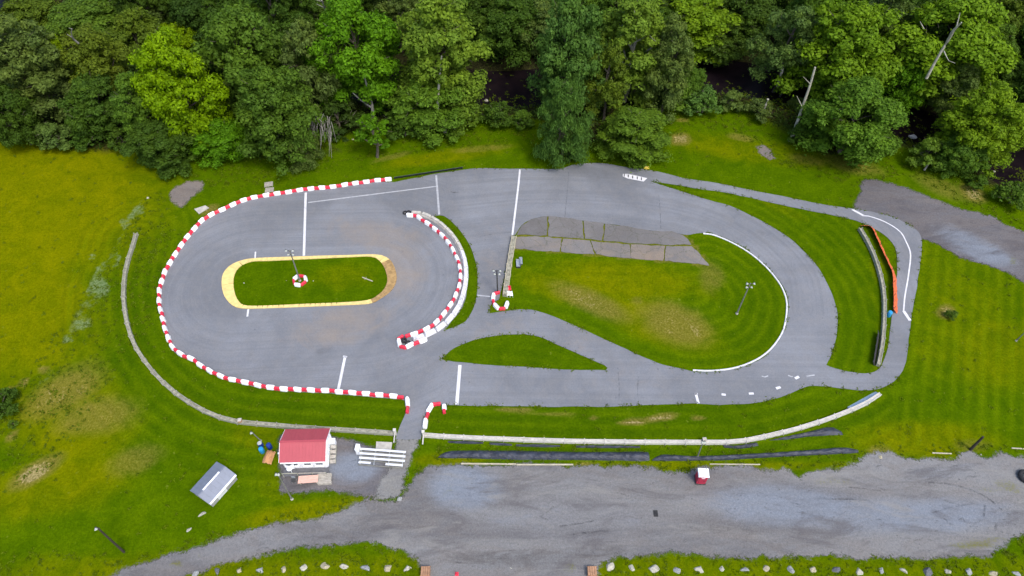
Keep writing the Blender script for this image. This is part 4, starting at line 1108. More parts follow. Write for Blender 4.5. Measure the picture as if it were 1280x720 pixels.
plank('stick', (456, 350), (458, 346.5), .05, .05, 'board_grey', 'short twig crossing the pale stick on the oval island', 'stick')

# ------------------------------------------------------------------ floodlight poles
def pole(base, top, h, label, mat='pole_grey', heads=4, lean=None, arm=.9, thick=.09, flood=True, name='floodlight_pole', cat='floodlight'):
    g = G(*base); gt = G(top[0], top[1], h)
    dx, dy = gt[0] - g[0], gt[1] - g[1]
    lim = .12 * h; L = math.hypot(dx, dy)
    if L > lim: dx, dy = dx / L * lim, dy / L * lim
    r = empty(name, (*g, 0), 0, label, cat)
    MB().tube((0, 0, 0), (dx, dy, h), thick * 1.25, thick * .8, 8).build('pole', M[mat], r)
    if mat != 'pole_wood': MB().lathe([(thick * 2.2, 0), (thick * 2.2, .08), (thick * 1.4, .2)], n=10).build('base', M['concrete'], r)
    if heads:
        rows = [(arm * .5, h - .1), (arm * .35, h - .85)] if heads > 2 else [(arm * .35, h - .1)]
        k = 0
        for row, (a, z) in enumerate(rows):
            f = z / h
            MB().box((dx * f, dy * f, z), (a * 2 + .1, .07, .07)).build('crossarm', M['dark_metal'], r)
            for s in (-1, 1):
                if k >= heads: break
                k += 1
                hx, hy = dx * f + s * a, dy * f - .12
                hd = MB()
                hd.lathe([(.05, .16), (.10, .10), (.18, -.02), (.19, -.06), (.165, -.065)], c=(0, 0, 0), n=12)
                ho = hd.build('floodlight', M['pale_lamp'], r, True, (hx, hy, z + .12)); ho.rotation_euler = (R(-35), R(20 * s), 0)
                MB().box((0, .05, .16), (.12, .12, .14)).build('bracket', M['dark_metal'], ho)
    return r
pole((375, 351), (362, 313), 6.4, 'grey floodlight pole standing in the ring of blocks on the oval island')
pole((622, 366), (621, 338), 5.3, 'slim dark floodlight pole beside the hooked blocks on the lane', 'dark_metal')
pole((921, 392), (938, 354), 6.7, 'grey floodlight pole in the middle of the big infield', 'pole_grey')
pole((155, 690), (122, 660), 6.6, 'dark wooden pole with one pale lamp near the curving gravel road', 'pole_wood', 1, thick=.11, arm=.3, name='lamp_pole', cat='lamp post')
pole((365, 624), (347, 592), 7.0, 'grey pole with pale lamp at the corner of the hut yard', 'pole_grey', 2, thick=.08, arm=.35, name='lamp_pole', cat='lamp post')
pole((326, 551), (314, 541), 2.6, 'short pole with round lamp between wall and barrels', 'pole_grey', 1, thick=.06, arm=.2, name='lamp_pole', cat='lamp post')
pole((871.5, 572), (879, 552), 4.0, 'grey lamp pole by the whitewashed wall above the small booth', 'pole_grey', 2, thick=.07, arm=.35, name='lamp_pole', cat='lamp post')
pole((1213, 562), (1229, 546), 3.2, 'short thick dark pole beyond the far corner of the gravel lot', 'pole_wood', 0, thick=.15, name='wooden_pole', cat='pole')
pole((1270, 426), (1283, 415), 3.6, 'thin pale pole in the mown field at the picture edge', 'pole_grey', 1, thick=.06, arm=.2, name='lamp_pole', cat='lamp post')

# ------------------------------------------------------------------ red-roofed hut
hut = empty('red_roofed_hut', (-24.05, 36.1, 0), R(1.6), 'white timekeeping hut with a red ribbed metal gable roof above the yard', 'hut')
HW, HD, EH, RH = 5.30, 4.15, 2.35, 3.40        # roof length, depth, eave, ridge
wl, wdp = HW - .34, HD - .5
def gable_wall(x, sgn):
    mb = MB(); y = wdp / 2; e = EH - .06; rr = EH + (RH - EH) * (1 - (HD / 2 - wdp / 2) / (HD / 2)) - .02
    V = [(x, -y, 0), (x, y, 0), (x, y, e), (x, 0, RH - .1), (x, -y, e)]; V += [(x - sgn * .1, p[1], p[2]) for p in V]
    F = [(0, 1, 2, 3, 4), (9, 8, 7, 6, 5)] + [(i, 5 + i, 5 + (i + 1) % 5, (i + 1) % 5) for i in range(5)]
    ob = mb.add(V, F).build('gable_wall', M['wall_white'], hut)
    bm = bmesh.new(); bm.from_mesh(ob.data); bmesh.ops.recalc_face_normals(bm, faces=bm.faces); bm.to_mesh(ob.data); bm.free(); return ob
gw = gable_wall(wl / 2, 1); gable_wall(-wl / 2, -1)
for z in np.arange(.2, 2.3, .2): MB().box((wl / 2 + .008, 0, z), (.016, wdp - .02, .012)).build('siding_joint', M['aluminium'], gw)
fw = MB().box((0, -wdp / 2, EH / 2 - .03), (wl - .2, .1, EH - .1)).build('front_wall', M['wall_white'], hut)
MB().box((0, wdp / 2, EH / 2 - .03), (wl - .2, .1, EH - .1)).build('back_wall', M['wall_white'], hut)
for sg in (-1, 1):
    ang = math.atan2(RH - EH, HD / 2); Ls = math.hypot(RH - EH, HD / 2) + .02
    n = 14
    for i in range(n):
        w = HW / n
        mb = MB()
        T = Matrix.Translation((-HW / 2 + w * (i + .5), 0, RH)) @ Matrix.Rotation(ang if sg < 0 else -ang, 4, 'X')
        mb.box((0, 0, 0), (w - .003, Ls, .035), m=T @ Matrix.Translation((0, sg * Ls / 2, 0)))
        mb.box((0, 0, 0), (.03, Ls, .018), m=T @ Matrix.Translation((w / 2 - .02, sg * Ls / 2, .022)))
        mb.build('roof_panel', M['roof_red'], hut)
MB().box((0, 0, RH + .035), (HW + .02, .26, .03)).build('ridge_cap', M['roof_red'], hut)
for sx in (-1, 1):      # barge boards
    for sg in (-1, 1):
        T = Matrix.Translation((sx * (HW / 2 + .02), 0, RH - .05)) @ Matrix.Rotation(-ang if sg > 0 else ang, 4, 'X')
        MB().box((0, 0, 0), (.05, Ls, .16), m=T @ Matrix.Translation((0, sg * Ls / 2, -.03))).build('barge_board', M['trim_white'], hut)
MB().box((-.75, -HD / 2 - .05, EH - .10), (3.6, .14, .14)).build('eave_strip', M['trim_white'], hut)  # front gutter of the hut, in two lengths
MB().box((1.85, -HD / 2 - .05, EH - .10), (1.5, .14, .14)).build('eave_strip', M['trim_white'], hut)
for x, w in ((-1.85, .75), (-1.0, .55), (.35, .9), (1.7, .9)):
    wn_ = MB().box((x, -wdp / 2 - .06, 1.45), (w, .05, .75)).build('window', M['trim_white'], hut)
    MB().box((x, -wdp / 2 - .088, 1.45), (w - .12, .02, .63)).build('pane', M['dark_glass'], wn_)
    MB().box((x, -wdp / 2 - .17, 1.04), (w + .1, .22, .05)).build('sill', M['trim_white'], wn_)
dr = MB().box((wl / 2 + .03, .55, 1.0), (.05, .85, 1.95)).build('door', M['trim_white'], hut); MB().box((wl / 2 + .075, .25, 1.0), (.05, .05, .14)).build('handle', M['dark_metal'], dr)
MB().box((0, -HD / 2 - .25, .25), (HW - .1, 1.1, .08)).build('deck', M['deck'], hut)
for i in range(5): MB().box((0, -HD / 2 + .12 - i * .21, .305), (HW - .1, .18, .03)).build('deck_board', M['deck'], hut)
for x in (-2.5, -.8, .9, 2.5): MB().box((x, -HD / 2 - .78, .55), (.08, .08, 1.1)).build('deck_post', M['board_grey'], hut)
MB().box((-1.6, -HD / 2 - .78, 1.05), (1.75, .09, .05)).build('deck_rail', M['board_grey'], hut)
MB().box((.9, -HD / 2 - .78, 1.05), (3.1, .07, .05)).build('deck_rail', M['pallet'], hut)
# satellite-like white speaker horn on the rail
t = empty('loudspeaker', (*G(366.5, 593.5), 0.03), R(20), 'white loudspeaker horn on a stand in front of the hut', 'loudspeaker')
MB().tube((0, 0, 0), (0, 0, 1.35), .04, n=8).build('stand', M['trim_white'], t)
MB().lathe([(.09, -.3), (.12, -.1), (.3, .18), (.34, .26), (.3, .27)], n=14).build('horn', M['trim_white'], t, True, (0, 0, 1.5))
MB().box((.3, .25, 1.45), (.42, .34, .5), bev=.05).build('cabinet', M['trim_white'], t)
for a in range(3): MB().tube((0, 0, .35), (.4 * math.cos(a * 2.1), .4 * math.sin(a * 2.1), 0), .025, n=6).build('leg', M['dark_metal'], t)
t = empty('wall_lamp', (*G(348.5, 566.5, 1.8), 1.8), 0, 'small round pale lamp on the barrel-side gable of the hut', 'lamp')
MB().lathe([(.02, -.12), (.13, -.05), (.15, .03), (.09, .11), (.02, .13)], n=12).build('globe', M['trim_white'], t, True)
MB().box((.14, 0, 0), (.2, .05, .05)).build('arm', M['dark_metal'], t)
# grey steps with white cooler at the gable
st = empty('wooden_steps', (*G(417.5, 570), 0), R(1.6), 'flight of four grey wooden steps along the white gable of the hut', 'steps')
for i in range(4):
    MB().box((0, .75 - i * .52, .95 - .22 * i - .03), (.62, .46, .06)).build('tread', M['pallet'], st)
    MB().box((0, .98 - i * .52, .86 - .22 * i - .05), (.58, .03, .16)).build('riser', M['board_grey'], st)
for s in (-1, 1): MB().box((0, 0, 0), (.05, 2.2, .16), m=Matrix.Translation((s * .33, 0, .52)) @ Matrix.Rotation(math.atan2(.22, .52), 4, 'X')).build('stringer', M['board_grey'], st)
t = empty('chest_cooler', (*G(417.3, 555.5), 0), R(1.6), 'white chest cooler at the top of the grey steps', 'cooler')
MB().box((0, 0, .5), (.62, .62, 1.0), bev=.04).build('body', M['trim_white'], t); MB().box((0, 0, 1.04), (.66, .66, .08), bev=.03).build('lid', M['trim_white'], t)
# tan canvas and bits
t = empty('canvas_cover', (*G(337, 573), 0), R(-12), 'sagging tan canvas spread over something beside the hut', 'cover')
V = []; F = []
for i in range(9):
    for j in range(7):
        u, v = i / 8 - .5, j / 6 - .5
        V.append((u * 1.15 + v * -.1, v * 1.6 + .05 * math.sin(i * 2), .75 * (1 - abs(u) ** 2 * 2.2) * (1 - abs(v) ** 3 * 3) + .04 * math.sin(i * 1.9 + j)))
for i in range(8):
    for j in range(6): F.append((i * 7 + j, (i + 1) * 7 + j, (i + 1) * 7 + j + 1, i * 7 + j + 1))
ob = MB().add(V, F).build('canvas', M['tan_canvas'], t); ob.modifiers.new('thickness', 'SOLIDIFY').thickness = .02
for s, q in ((-1, -1), (1, -1), (-1, 1), (1, 1)): MB().tube((s * .45, q * .62, 0), (s * .42, q * .6, .45), .03, n=6).build('leg', M['pole_wood'], t)
# picnic tables
def picnic(x, y, rz, label, top, n=5, L=2.2, W=.75):
    t = empty('picnic_table', (*G(x, y), .03), rz, label, 'table')
    for i in range(n): MB().box((0, -W / 2 + W / n * (i + .5), .74), (L, W / n - .02, .045)).build('top_board', M[top], t)
    for s in (-1, 1):
        MB().box((0, s * .72, .44), (L, .26, .045)).build('bench', M[top], t)
        for k in (-1, 1): MB().tube((k * L * .36, s * .18, .72), (k * L * .36, s * .62, 0), .05, n=6).build('leg', M['board_grey'], t)
    for k in (-1, 1): MB().box((k * L * .36, 0, .41), (.06, 1.5, .1)).build('brace', M['board_grey'], t)
    return t
pr = G(387, 602)
t = empty('long_table', (*pr, .03), R(4), 'long table of faded pinkish boards in the hut yard', 'table')
for i in range(5): MB().box((0, -.38 + .18 * i, .72), (2.25, .165, .05)).build('top_board', M['pink_wood'], t)
for sx in (-.95, .95):
    for sy in (-.3, .3): MB().box((sx, sy, .35), (.09, .09, .7)).build('leg', M['board_grey'], t)
t = empty('pallet_stack', (*G(406, 599.5), .03), R(3), 'grey slatted pallets butted against the pinkish table', 'pallet')
for lv in range(3):
    for i in range(7): MB().box((0, -.5 + .165 * i, .14 + lv * .16), (1.6, .12, .03)).build('slat', M['pallet'], t)
    for sx in (-.7, 0, .7): MB().box((sx, 0, .07 + lv * .16), (.1, 1.1, .1)).build('bearer', M['board_grey'], t)
plank('bench_plank', (398, 605.3), (415, 604.2), .3, .42, 'pallet', 'narrow grey bench just below the grey pallets', 'bench')
t = empty('trash_can', (*G(368, 602), .02), 0, 'small dark open-framed chair on the dark yard gravel', 'chair')
MB().box((0, 0, .42), (.45, .45, .04)).build('seat', M['dark_metal'], t); MB().box((0, .22, .68), (.45, .04, .4)).build('backrest', M['steel'], t); t.name = 'yard_chair'
for s, q in ((-1, -1), (1, -1), (-1, 1), (1, 1)): MB().box((s * .2, q * .2, .2), (.04, .04, .4)).build('leg', M['steel'], t)

# concrete pads
for px, lb in (([(470.5, 552.5), (490.5, 553.5), (489, 563), (470, 562)], 'pale square concrete pad behind the bleachers'), ([(243, 262), (257, 257.5), (261.5, 260.5), (249, 268)], 'flat pale stone slab beside the bare gravel patch')):
    g = np.array(GL(px)); c = g.mean(0); V = [(p[0] - c[0], p[1] - c[1], z) for z in (0, .12) for p in g]
    o = MB().add(V, [(0, 1, 2, 3), (7, 6, 5, 4), (0, 4, 5, 1), (1, 5, 6, 2), (2, 6, 7, 3), (3, 7, 4, 0)]).build('concrete_pad', M['concrete'], None, False, (*c, .03)); tag(o, lb, 'slab')

# ------------------------------------------------------------------ bleachers
bp = G(477.5, 572, .5)
bl = empty('bleachers', (*bp, 0.03), R(-4.5), 'white aluminium bleachers with four plank rows beside the driveway', 'bleachers')
for i in range(4):
    y = .68 - i * .46; z = .98 - i * .22
    if i < 3: MB().box((0.05, y, z), (5.45, .25, .05)).build('seat_plank', M['aluminium'], bl)
    else:
        MB().box((-1.95, y, z), (1.45, .25, .05)).build('seat_plank', M['aluminium'], bl); MB().box((1.55, y, z), (2.05, .25, .05)).build('seat_plank', M['aluminium'], bl)
    MB().box((0, y - .24, z - .2), (5.45, .12, .04)).build('foot_plank', M['pole_grey'], bl)
for x in (-2.5, -.85, .85, 2.5):
    MB().tube((x, .75, 0), (x, .75, .95), .035, n=6).tube((x, -.95, .05), (x, .75, .05), .035, n=6).tube((x, -.9, .22), (x, .75, .92), .035, n=6).tube((x, 0, .05), (x, 0, .6), .03, n=6).build('frame', M['steel'], bl)
t = empty('white_cabinet', (*G(449, 565), 0.03), R(-5), 'upright white box standing behind the wall end of the bleachers', 'box')
MB().box((0, 0, .65), (.45, .75, 1.3), bev=.03).build('body', M['trim_white'], t); MB().box((0, 0, 1.325), (.5, .8, .05), bev=.01).build('lid', M['trim_white'], t)

# ------------------------------------------------------------------ grey shed
sh = empty('grey_shed', (-34.0, 32.0, 0), math.atan2(30.38 - 33.74, -35.55 + 33.53), 'grey metal-roofed shed standing askew on the grass below the hut', 'shed')
# local x along the ridge, local y across
SL, SW, SE, SR = 4.1, 3.0, 1.35, 1.85
a2 = math.atan2(SR - SE, SW / 2); l2 = math.hypot(SR - SE, SW / 2) + .03
for sg in (-1, 1):
    n = 7
    for i in range(n):
        w = SL / n
        T = Matrix.Translation((-SL / 2 + w * (i + .5), 0, SR)) @ Matrix.Rotation(-a2 if sg > 0 else a2, 4, 'X')
        mb = MB().box((0, 0, 0), (w - .008, l2, .03), m=T @ Matrix.Translation((0, sg * l2 / 2, 0)))
        mb.box((0, 0, 0), (.03, l2, .025), m=T @ Matrix.Translation((w / 2 - .015, sg * l2 / 2, .025)))
        mb.build('roof_panel', M['shed_roof'], sh)
MB().box((.05, 0, SR + .045), (2.5, .18, .05)).build('ridge_strip', M['trim_white'], sh)  # white bar standing in for a bright strip along the ridge
MB().box((0, 0, SR + .01), (SL, .16, .04)).build('ridge_cap', M['shed_roof'], sh)
MB().box((0, SW / 2 + .02, SE - .03), (SL - .1, .34, .10)).build('eave_strip', M['trim_white'], sh)  # broad white bar standing in for the bright strip at this eave
for sx in (-1, 1):
    x = sx * (SL / 2 - .12); y = SW / 2 - .15
    V = [(x, -y, 0), (x, y, 0), (x, y, SE + .02), (x, 0, SR - .06), (x, -y, SE + .02)]; V += [(p[0] - sx * .06, p[1], p[2]) for p in V]
    ob = MB().add(V, [(0, 1, 2, 3, 4), (9, 8, 7, 6, 5)] + [(i, 5 + i, 5 + (i + 1) % 5, (i + 1) % 5) for i in range(5)]).build('gable_wall', M['shed_wall'], sh)
    bm = bmesh.new(); bm.from_mesh(ob.data); bmesh.ops.recalc_face_normals(bm, faces=bm.faces); bm.to_mesh(ob.data); bm.free()
for sy in (-1, 1): MB().box((0, sy * (SW / 2 - .18), SE / 2), (SL - .38, .06, SE)).build('side_wall', M['shed_wall'], sh)
d_ = MB().box((.3, SW / 2 - .14, .65), (1.3, .04, 1.2)).build('door', M['aluminium'], sh); MB().box((.8, SW / 2 - .1, .9), (.05, .05, .14)).build('handle', M['dark_metal'], d_)

# ------------------------------------------------------------------ small booth on the lot
g0 = (np.array(G(872, 585, 2.15)) + np.array(G(886, 585, 2.15)) + np.array(G(886.5, 596, 2.15)) + np.array(G(874, 596.5, 2.15))) / 4
bt = empty('portable_booth', (*g0, .03), R(-3), 'small red portable booth with a white roof on the gravel lot', 'booth')
MB().box((0, 0, .08), (1.2, 1.2, .16), bev=.02).build('base', M['dark_metal'], bt)
MB().box((0, 0, 1.08), (1.04, 1.04, 1.86), bev=.03).build('body', M['porta_red'], bt)
d_ = MB().box((0, -.535, 1.05), (.68, .05, 1.7), bev=.015).build('door', M['porta_red'], bt); MB().box((.22, -.58, 1.05), (.05, .06, .16)).build('handle', M['dark_metal'], d_)
MB().box((0, -.566, 1.72), (.4, .02, .12)).build('vent', M['trim_white'], d_)
MB().box((0, 0, 2.08), (1.26, 1.12, .14), taper=.93, bev=.03).build('roof', M['trim_white'], bt)
MB().tube((.4, .4, 2.1), (.4, .4, 2.4), .05, n=8).build('vent_pipe', M['trim_white'], bt)

# benches at the infield wall
b = empty('park_bench', (*G(647.5, 331), 0), R(92), 'grey slatted bench with backrest behind the cream board wall', 'bench')
for i in range(4): MB().box((0, -.22 + .14 * i, .45), (1.4, .12, .03)).build('seat_slat', M['steel'], b)
for i in range(3): MB().box((0, -.36, .58 + .14 * i), (1.4, .03, .12)).build('back_slat', M['steel'], b)
for x in (-.6, .6): MB().box((x, -.05, .22), (.06, .6, .44)).build('leg', M['dark_metal'], b)
b2 = empty('park_bench', (*G(651, 328), 0), R(92), 'grey backless bench beside the slatted bench behind the cream wall', 'bench')
for i in range(3): MB().box((0, -.15 + .15 * i, .42), (1.3, .13, .03)).build('seat_slat', M['steel'], b2)
for x in (-.5, .5): MB().box((x, 0, .2), (.06, .4, .4)).build('leg', M['dark_metal'], b2)
for x, y, c, lb in ((635.5, 370, 'trim_white', 'white plastic chair at the lower end of the cream wall'), (639, 370.5, 'trim_white', 'second white plastic chair, next to the one at the cream wall'), (637, 363.5, 'red_plastic', 'orange-red chair behind the two white chairs')):
    t = empty('plastic_chair', (*G(x, y), 0), R(90 + x), lb, 'chair')
    MB().box((0, 0, .43), (.44, .44, .04), bev=.01).build('seat', M[c], t); MB().box((0, .21, .66), (.42, .04, .42)).build('backrest', M[c], t)
    for s, q in ((-1, -1), (1, -1), (-1, 1), (1, 1)): MB().box((s * .19, q * .19, .2), (.04, .04, .4)).build('leg', M[c], t)
# pallets on the grass behind the oval chain
for (x, y, rz, lb) in ((337, 238, .1, 'grey wooden pallet lying flat outside the oval chain'), (336, 231, .2, 'broken grey pallet just above the flat one outside the oval chain')):
    t = empty('pallet', (*G(x, y), 0), rz, lb, 'pallet')
    for i in range(6): MB().box((0, -.45 + .18 * i, .13), (1.3, .12, .03)).build('slat', M['pallet'], t)
    for sx in (-.6, 0, .6): MB().box((sx, 0, .06), (.1, 1.05, .1)).build('bearer', M['board_grey'], t)

# ------------------------------------------------------------------ boulders and posts along the lane
def rock_mesh(seed):
    bm = bmesh.new(); bmesh.ops.create_icosphere(bm, subdivisions=2, radius=1.0)
    r = random.Random(seed)
    cuts = [(Vector((r.uniform(-1, 1), r.uniform(-1, 1), r.uniform(-.3, 1))).normalized(), r.uniform(.42, .8)) for _ in range(10)]
    for v in bm.verts:
        for n_, d in cuts:
            e = v.co.dot(n_) - d
            if e > 0: v.co -= n_ * e
        v.co *= 1 + r.uniform(-.03, .03)
        if v.co.z < -.3: v.co.z = -.3
    me = bpy.data.meshes.new('boulder'); bm.to_mesh(me); bm.free(); return me
ROCKS = [rock_mesh(k) for k in range(7)]
def boulder(x, y, sx, sy, mat, label, group=None, h=None, seed=0):
    me = ROCKS[seed % 7]
    o = link('boulder', me, None, None, (*G(x, y), -.04))
    if len(me.materials) == 0: me.materials.append(M['rock_pale'])
    o.material_slots[0].link = 'OBJECT'; o.material_slots[0].material = M[mat]
    o.scale = (sx, sy, h or (sx + sy) / 2 * .7); o.rotation_euler = (0, 0, random.uniform(-.5, .5))
    tag(o, label, 'boulder', group); return o
row1 = [(244.5, 718, 'rock_grey'), (272, 713.5, 'rock_dark'), (298.6, 713, 'rock_tan'), (325.5, 712, 'rock_grey'), (354.5, 711, 'rock_tan'), (380.5, 709.5, 'rock_pale'), (407, 708.5, 'rock_tan'), (430.4, 708.5, 'rock_pale'), (457.6, 709.5, 'rock_grey'), (484, 709.8, 'rock_tan'), (509, 710, 'rock_pale')]
cn = {'rock_grey': 'mid grey', 'rock_dark': 'dark grey', 'rock_tan': 'tan', 'rock_pale': 'pale cream'}
for k, (x, y, m) in enumerate(reversed(row1)):
    boulder(x, y, random.uniform(.46, .76), random.uniform(.36, .60), m, f'{cn[m]} boulder, {nth(k + 1)} out from the timber planter on the curving-road verge', 'boulders lining the verge of the curving road', seed=k)
row2 = [(763.7, 708.5, 'rock_pale'), (790, 711, 'rock_pale'), (819, 711, 'rock_pale'), (845.7, 712.5, 'rock_grey'), (874, 711, 'rock_pale'), (901.7, 711, 'rock_pale'), (931.4, 711.6, 'rock_grey'), (958.3, 711, 'rock_tan'), (989.5, 713.5, 'rock_grey'), (1017, 712.5, 'rock_tan'), (1044.5, 711.8, 'rock_dark'), (1073.6, 714, 'rock_pale'), (1101, 713, 'rock_grey'), (1130, 713, 'rock_pale'), (1160.8, 715, 'rock_dark'), (1186, 715, 'rock_pale'), (1212, 715, 'rock_grey'), (1241, 716.5, 'rock_tan'), (1271, 716.5, 'rock_grey'), (1300, 717, 'rock_pale')]
for k, (x, y, m) in enumerate(row2):
    boulder(x, y, random.uniform(.46, .80), random.uniform(.38, .64), m, f'{cn[m]} boulder, {nth(k + 1)} from the timber planter along the gravel-lot verge', 'boulders lining the verge of the gravel lot', seed=k + 3)
boulder(253, 642, .62, .36, 'rock_pale', 'long pale boulder at the lower corner of the grey shed', seed=2).rotation_euler[2] = .9
boulder(237, 662, .45, .30, 'rock_pale', 'pale boulder on the grass between shed and curving road', seed=4).rotation_euler[2] = 1.0
for x, y, s, m, lb in ((217, 198.5, .32, 'rock_pale', 'small white stone in front of the trees, nearer the field'), (222, 196.5, .42, 'rock_pale', 'white stone in front of the trees, larger of two'), (185, 247.5, .35, 'rock_pale', 'white stone at the top of the algae hollow'),
                       (821, 137, .35, 'rock_pale', 'small forked white stone below the olive tree'), (824, 145, .4, 'rock_pale', 'white stone below the forked one by the round tree'), (843, 138, .34, 'rock_tan', 'tan stone at the wood edge beyond the round tree'),
                       (441, 174, .35, 'rock_tan', 'yellowish stone beside the bright sapling'), (1226, 568, .22, 'rock_pale', 'small white stone near the thick dark pole'), (305, 354, .22, 'rock_pale', 'small pale stone on the oval island, curve side'),
                       (358, 350.5, .16, 'rock_pale', 'tiny pale stone one step before the island ring'), (391.5, 351, .18, 'rock_pale', 'tiny pale stone just past the island ring'), (608, 125, .5, 'rock_pale', 'pale rock on the creek bank under the yellow-green tree'),
                       (1141, 170, .8, 'rock_grey', 'grey rock at the water edge of the creek'), (639, 710, .22, 'rock_pale', 'small white stone at the lower edge of the lot'), (942, 623, .15, 'rock_pale', 'tiny white stone on the bluish part of the lot'), (1243, 214, .3, 'rock_pale', 'white stone in the dark creek water'),
                       (500, 624, .5, 'rock_grey', 'grey boulder at the foot of the driveway'), (1100, 571, .5, 'rock_tan', 'tan rubble stone where the lot meets the field')):
    boulder(x, y, s, s * .8, m, lb, seed=int(x))
for x, y, lb in ((532.5, 716, 'square timber planter at the curving-road side of the lot mouth'), (739.5, 716, 'square timber planter at the boulder-row side of the lot mouth')):
    t = empty('timber_planter', (*G(x, y), .03), 0, lb, 'planter', 'timber planters at the lot mouth')
    for i in range(4): MB().box((-.36 + .24 * i, 0, .38), (.215, .9, .76)).build('board', M['timber'], t)
    for s in (-1, 1): MB().box((0, s * .48, .55), (1.06, .06, .12)).build('rail', M['timber'], t)
# loose stones strewn over the lot
r_ = np.random.default_rng(3); mb = MB(); lp_ = np.array(GL(lot_px))
for _ in range(900):
    x, y = r_.uniform(lp_[:, 0].min(), lp_[:, 0].max()), r_.uniform(20, 42)
    if not inside(lp_, np.array([x]), np.array([y]))[0]: continue
    q = r_.uniform(.03, .085); h = q * .7
    mb.add([(x - q, y - q * r_.uniform(.5, 1), .03), (x + q, y - q * .6, .03), (x + q * .7, y + q, .03), (x - q * .6, y + q * .8, .03), (x, y, .03 + h)], [(0, 1, 4), (1, 2, 4), (2, 3, 4), (3, 0, 4)])
tag(mb.build('loose_stones', M['lot_stone']), 'loose stones strewn over the gravel lot', 'stones', None, 'stuff')
# things on the lot
t = empty('traffic_cone', (*G(571, 717.5), .03), 0, 'small red cone on the lower edge of the gravel lot', 'cone')
MB().lathe([(.16, .03), (.05, .5), (.03, .52)], n=12).build('cone', M['red_plastic'], t); MB().box((0, 0, .015), (.4, .4, .03)).build('base', M['red_plastic'], t)
t = empty('drain_cover', (*G(819.5, 642), .03), 0, 'small dark drain grate in the middle of the gravel lot', 'drain')
MB().box((0, 0, .02), (.5, .75, .04)).build('frame', M['dark_metal'], t)
for i in range(5): MB().box((-.18 + .09 * i, 0, .05), (.05, .65, .02)).build('bar', M['rubber'], t)
t = empty('tyre_planter', (*G(1281, 597), .03), 0, 'big black tyre with a white stone in it at the lot edge', 'planter')
ob = link('tyre', TYRE.copy(), None, t); ob.scale = (2.3, 2.3, 2.2)
MB().lathe([(.3, 0), (.4, .2), (.32, .45), (.1, .55)], n=8).build('stone', M['rock_pale'], t)

# ================================================================== TREES
LEAF = []
def leaves_mesh(name, clumps, seed, per, size, droop=0.0, squash=.8):
    """clumps: (center, radius, tone). Leaf sprays are small pointed faces spread through each clump"""
    r = np.random.default_rng(seed)
    C = []; Nn = []; T = []; S = []
    for (c, rad, tone) in clumps:
        k = int(per * (rad ** 1.7) * r.uniform(.75, 1.2))
        d = r.normal(size=(k, 3)); d /= np.linalg.norm(d, axis=1, keepdims=True)
        flip = (d[:, 2] < 0) & (r.random(k) < .55); d[flip, 2] *= -1
        rr = rad * (r.random(k) ** .22) * r.uniform(.88, 1.12, k)
        lump = 1 + .22 * np.sin(d[:, 0] * 5 + tone * 20) * np.cos(d[:, 1] * 6 + tone * 9)
        stray = r.random(k) < .13; rr = np.where(stray, rr * r.uniform(1.1, 1.65, k), rr)
        p = d * (rr * lump)[:, None]; p[:, 2] *= squash
        if droop: p[:, 2] -= droop * r.random(k) * np.hypot(p[:, 0], p[:, 1]) * 1.2
        C.append(p + c)
        n = d + r.normal(scale=.38, size=(k, 3)) + np.array([0, 0, .2])
        if droop: n = d * np.array([1, 1, .2]) + r.normal(scale=.4, size=(k, 3))
        Nn.append(n / np.linalg.norm(n, axis=1, keepdims=True)); T.append(np.full(k, tone)); S.append(r.uniform(.65, 1.25, k) * size)
    C = np.vstack(C); N_ = np.vstack(Nn); T = np.concatenate(T); S = np.concatenate(S)
    a = r.normal(size=C.shape)
    if droop: a = a * .35 + np.array([0, 0, -1.0])
    t = a - N_ * np.sum(a * N_, 1, keepdims=True); t /= np.linalg.norm(t, axis=1, keepdims=True) + 1e-9
    b = np.cross(N_, t)
    L = S[:, None] * (.72 if not droop else .95); W = S[:, None] * (.42 if not droop else .24)
    V = np.stack([C - t * L, C + b * W + t * L * .1, C + t * L, C - b * W + t * L * .1], 1).reshape(-1, 3)
    F = np.arange(len(V)).reshape(-1, 4)
    me = mesh_np(name, V, F)
    set_float(me, 'tone', np.repeat(T, 4))
    me.materials.append(M['leaves'])
    return me
def limb(mb, p0, p1, r0, r1, rnd, sag=0.12, n=5, sides=6):
    p0 = Vector(p0); p1 = Vector(p1); L = (p1 - p0).length
    off = Vector((rnd.uniform(-1, 1), rnd.uniform(-1, 1), rnd.uniform(0, .8))) * L * sag
    pts = []; rad = []
    for i in range(n + 1):
        t = i / n
        pts.append(p0.lerp(p1, t) + off * math.sin(math.pi * t) + Vector((rnd.uniform(-1, 1), rnd.uniform(-1, 1), 0)) * L * .012)
        rad.append(r0 + (r1 - r0) * t)
    mb.path(pts, rad, sides)
    return pts
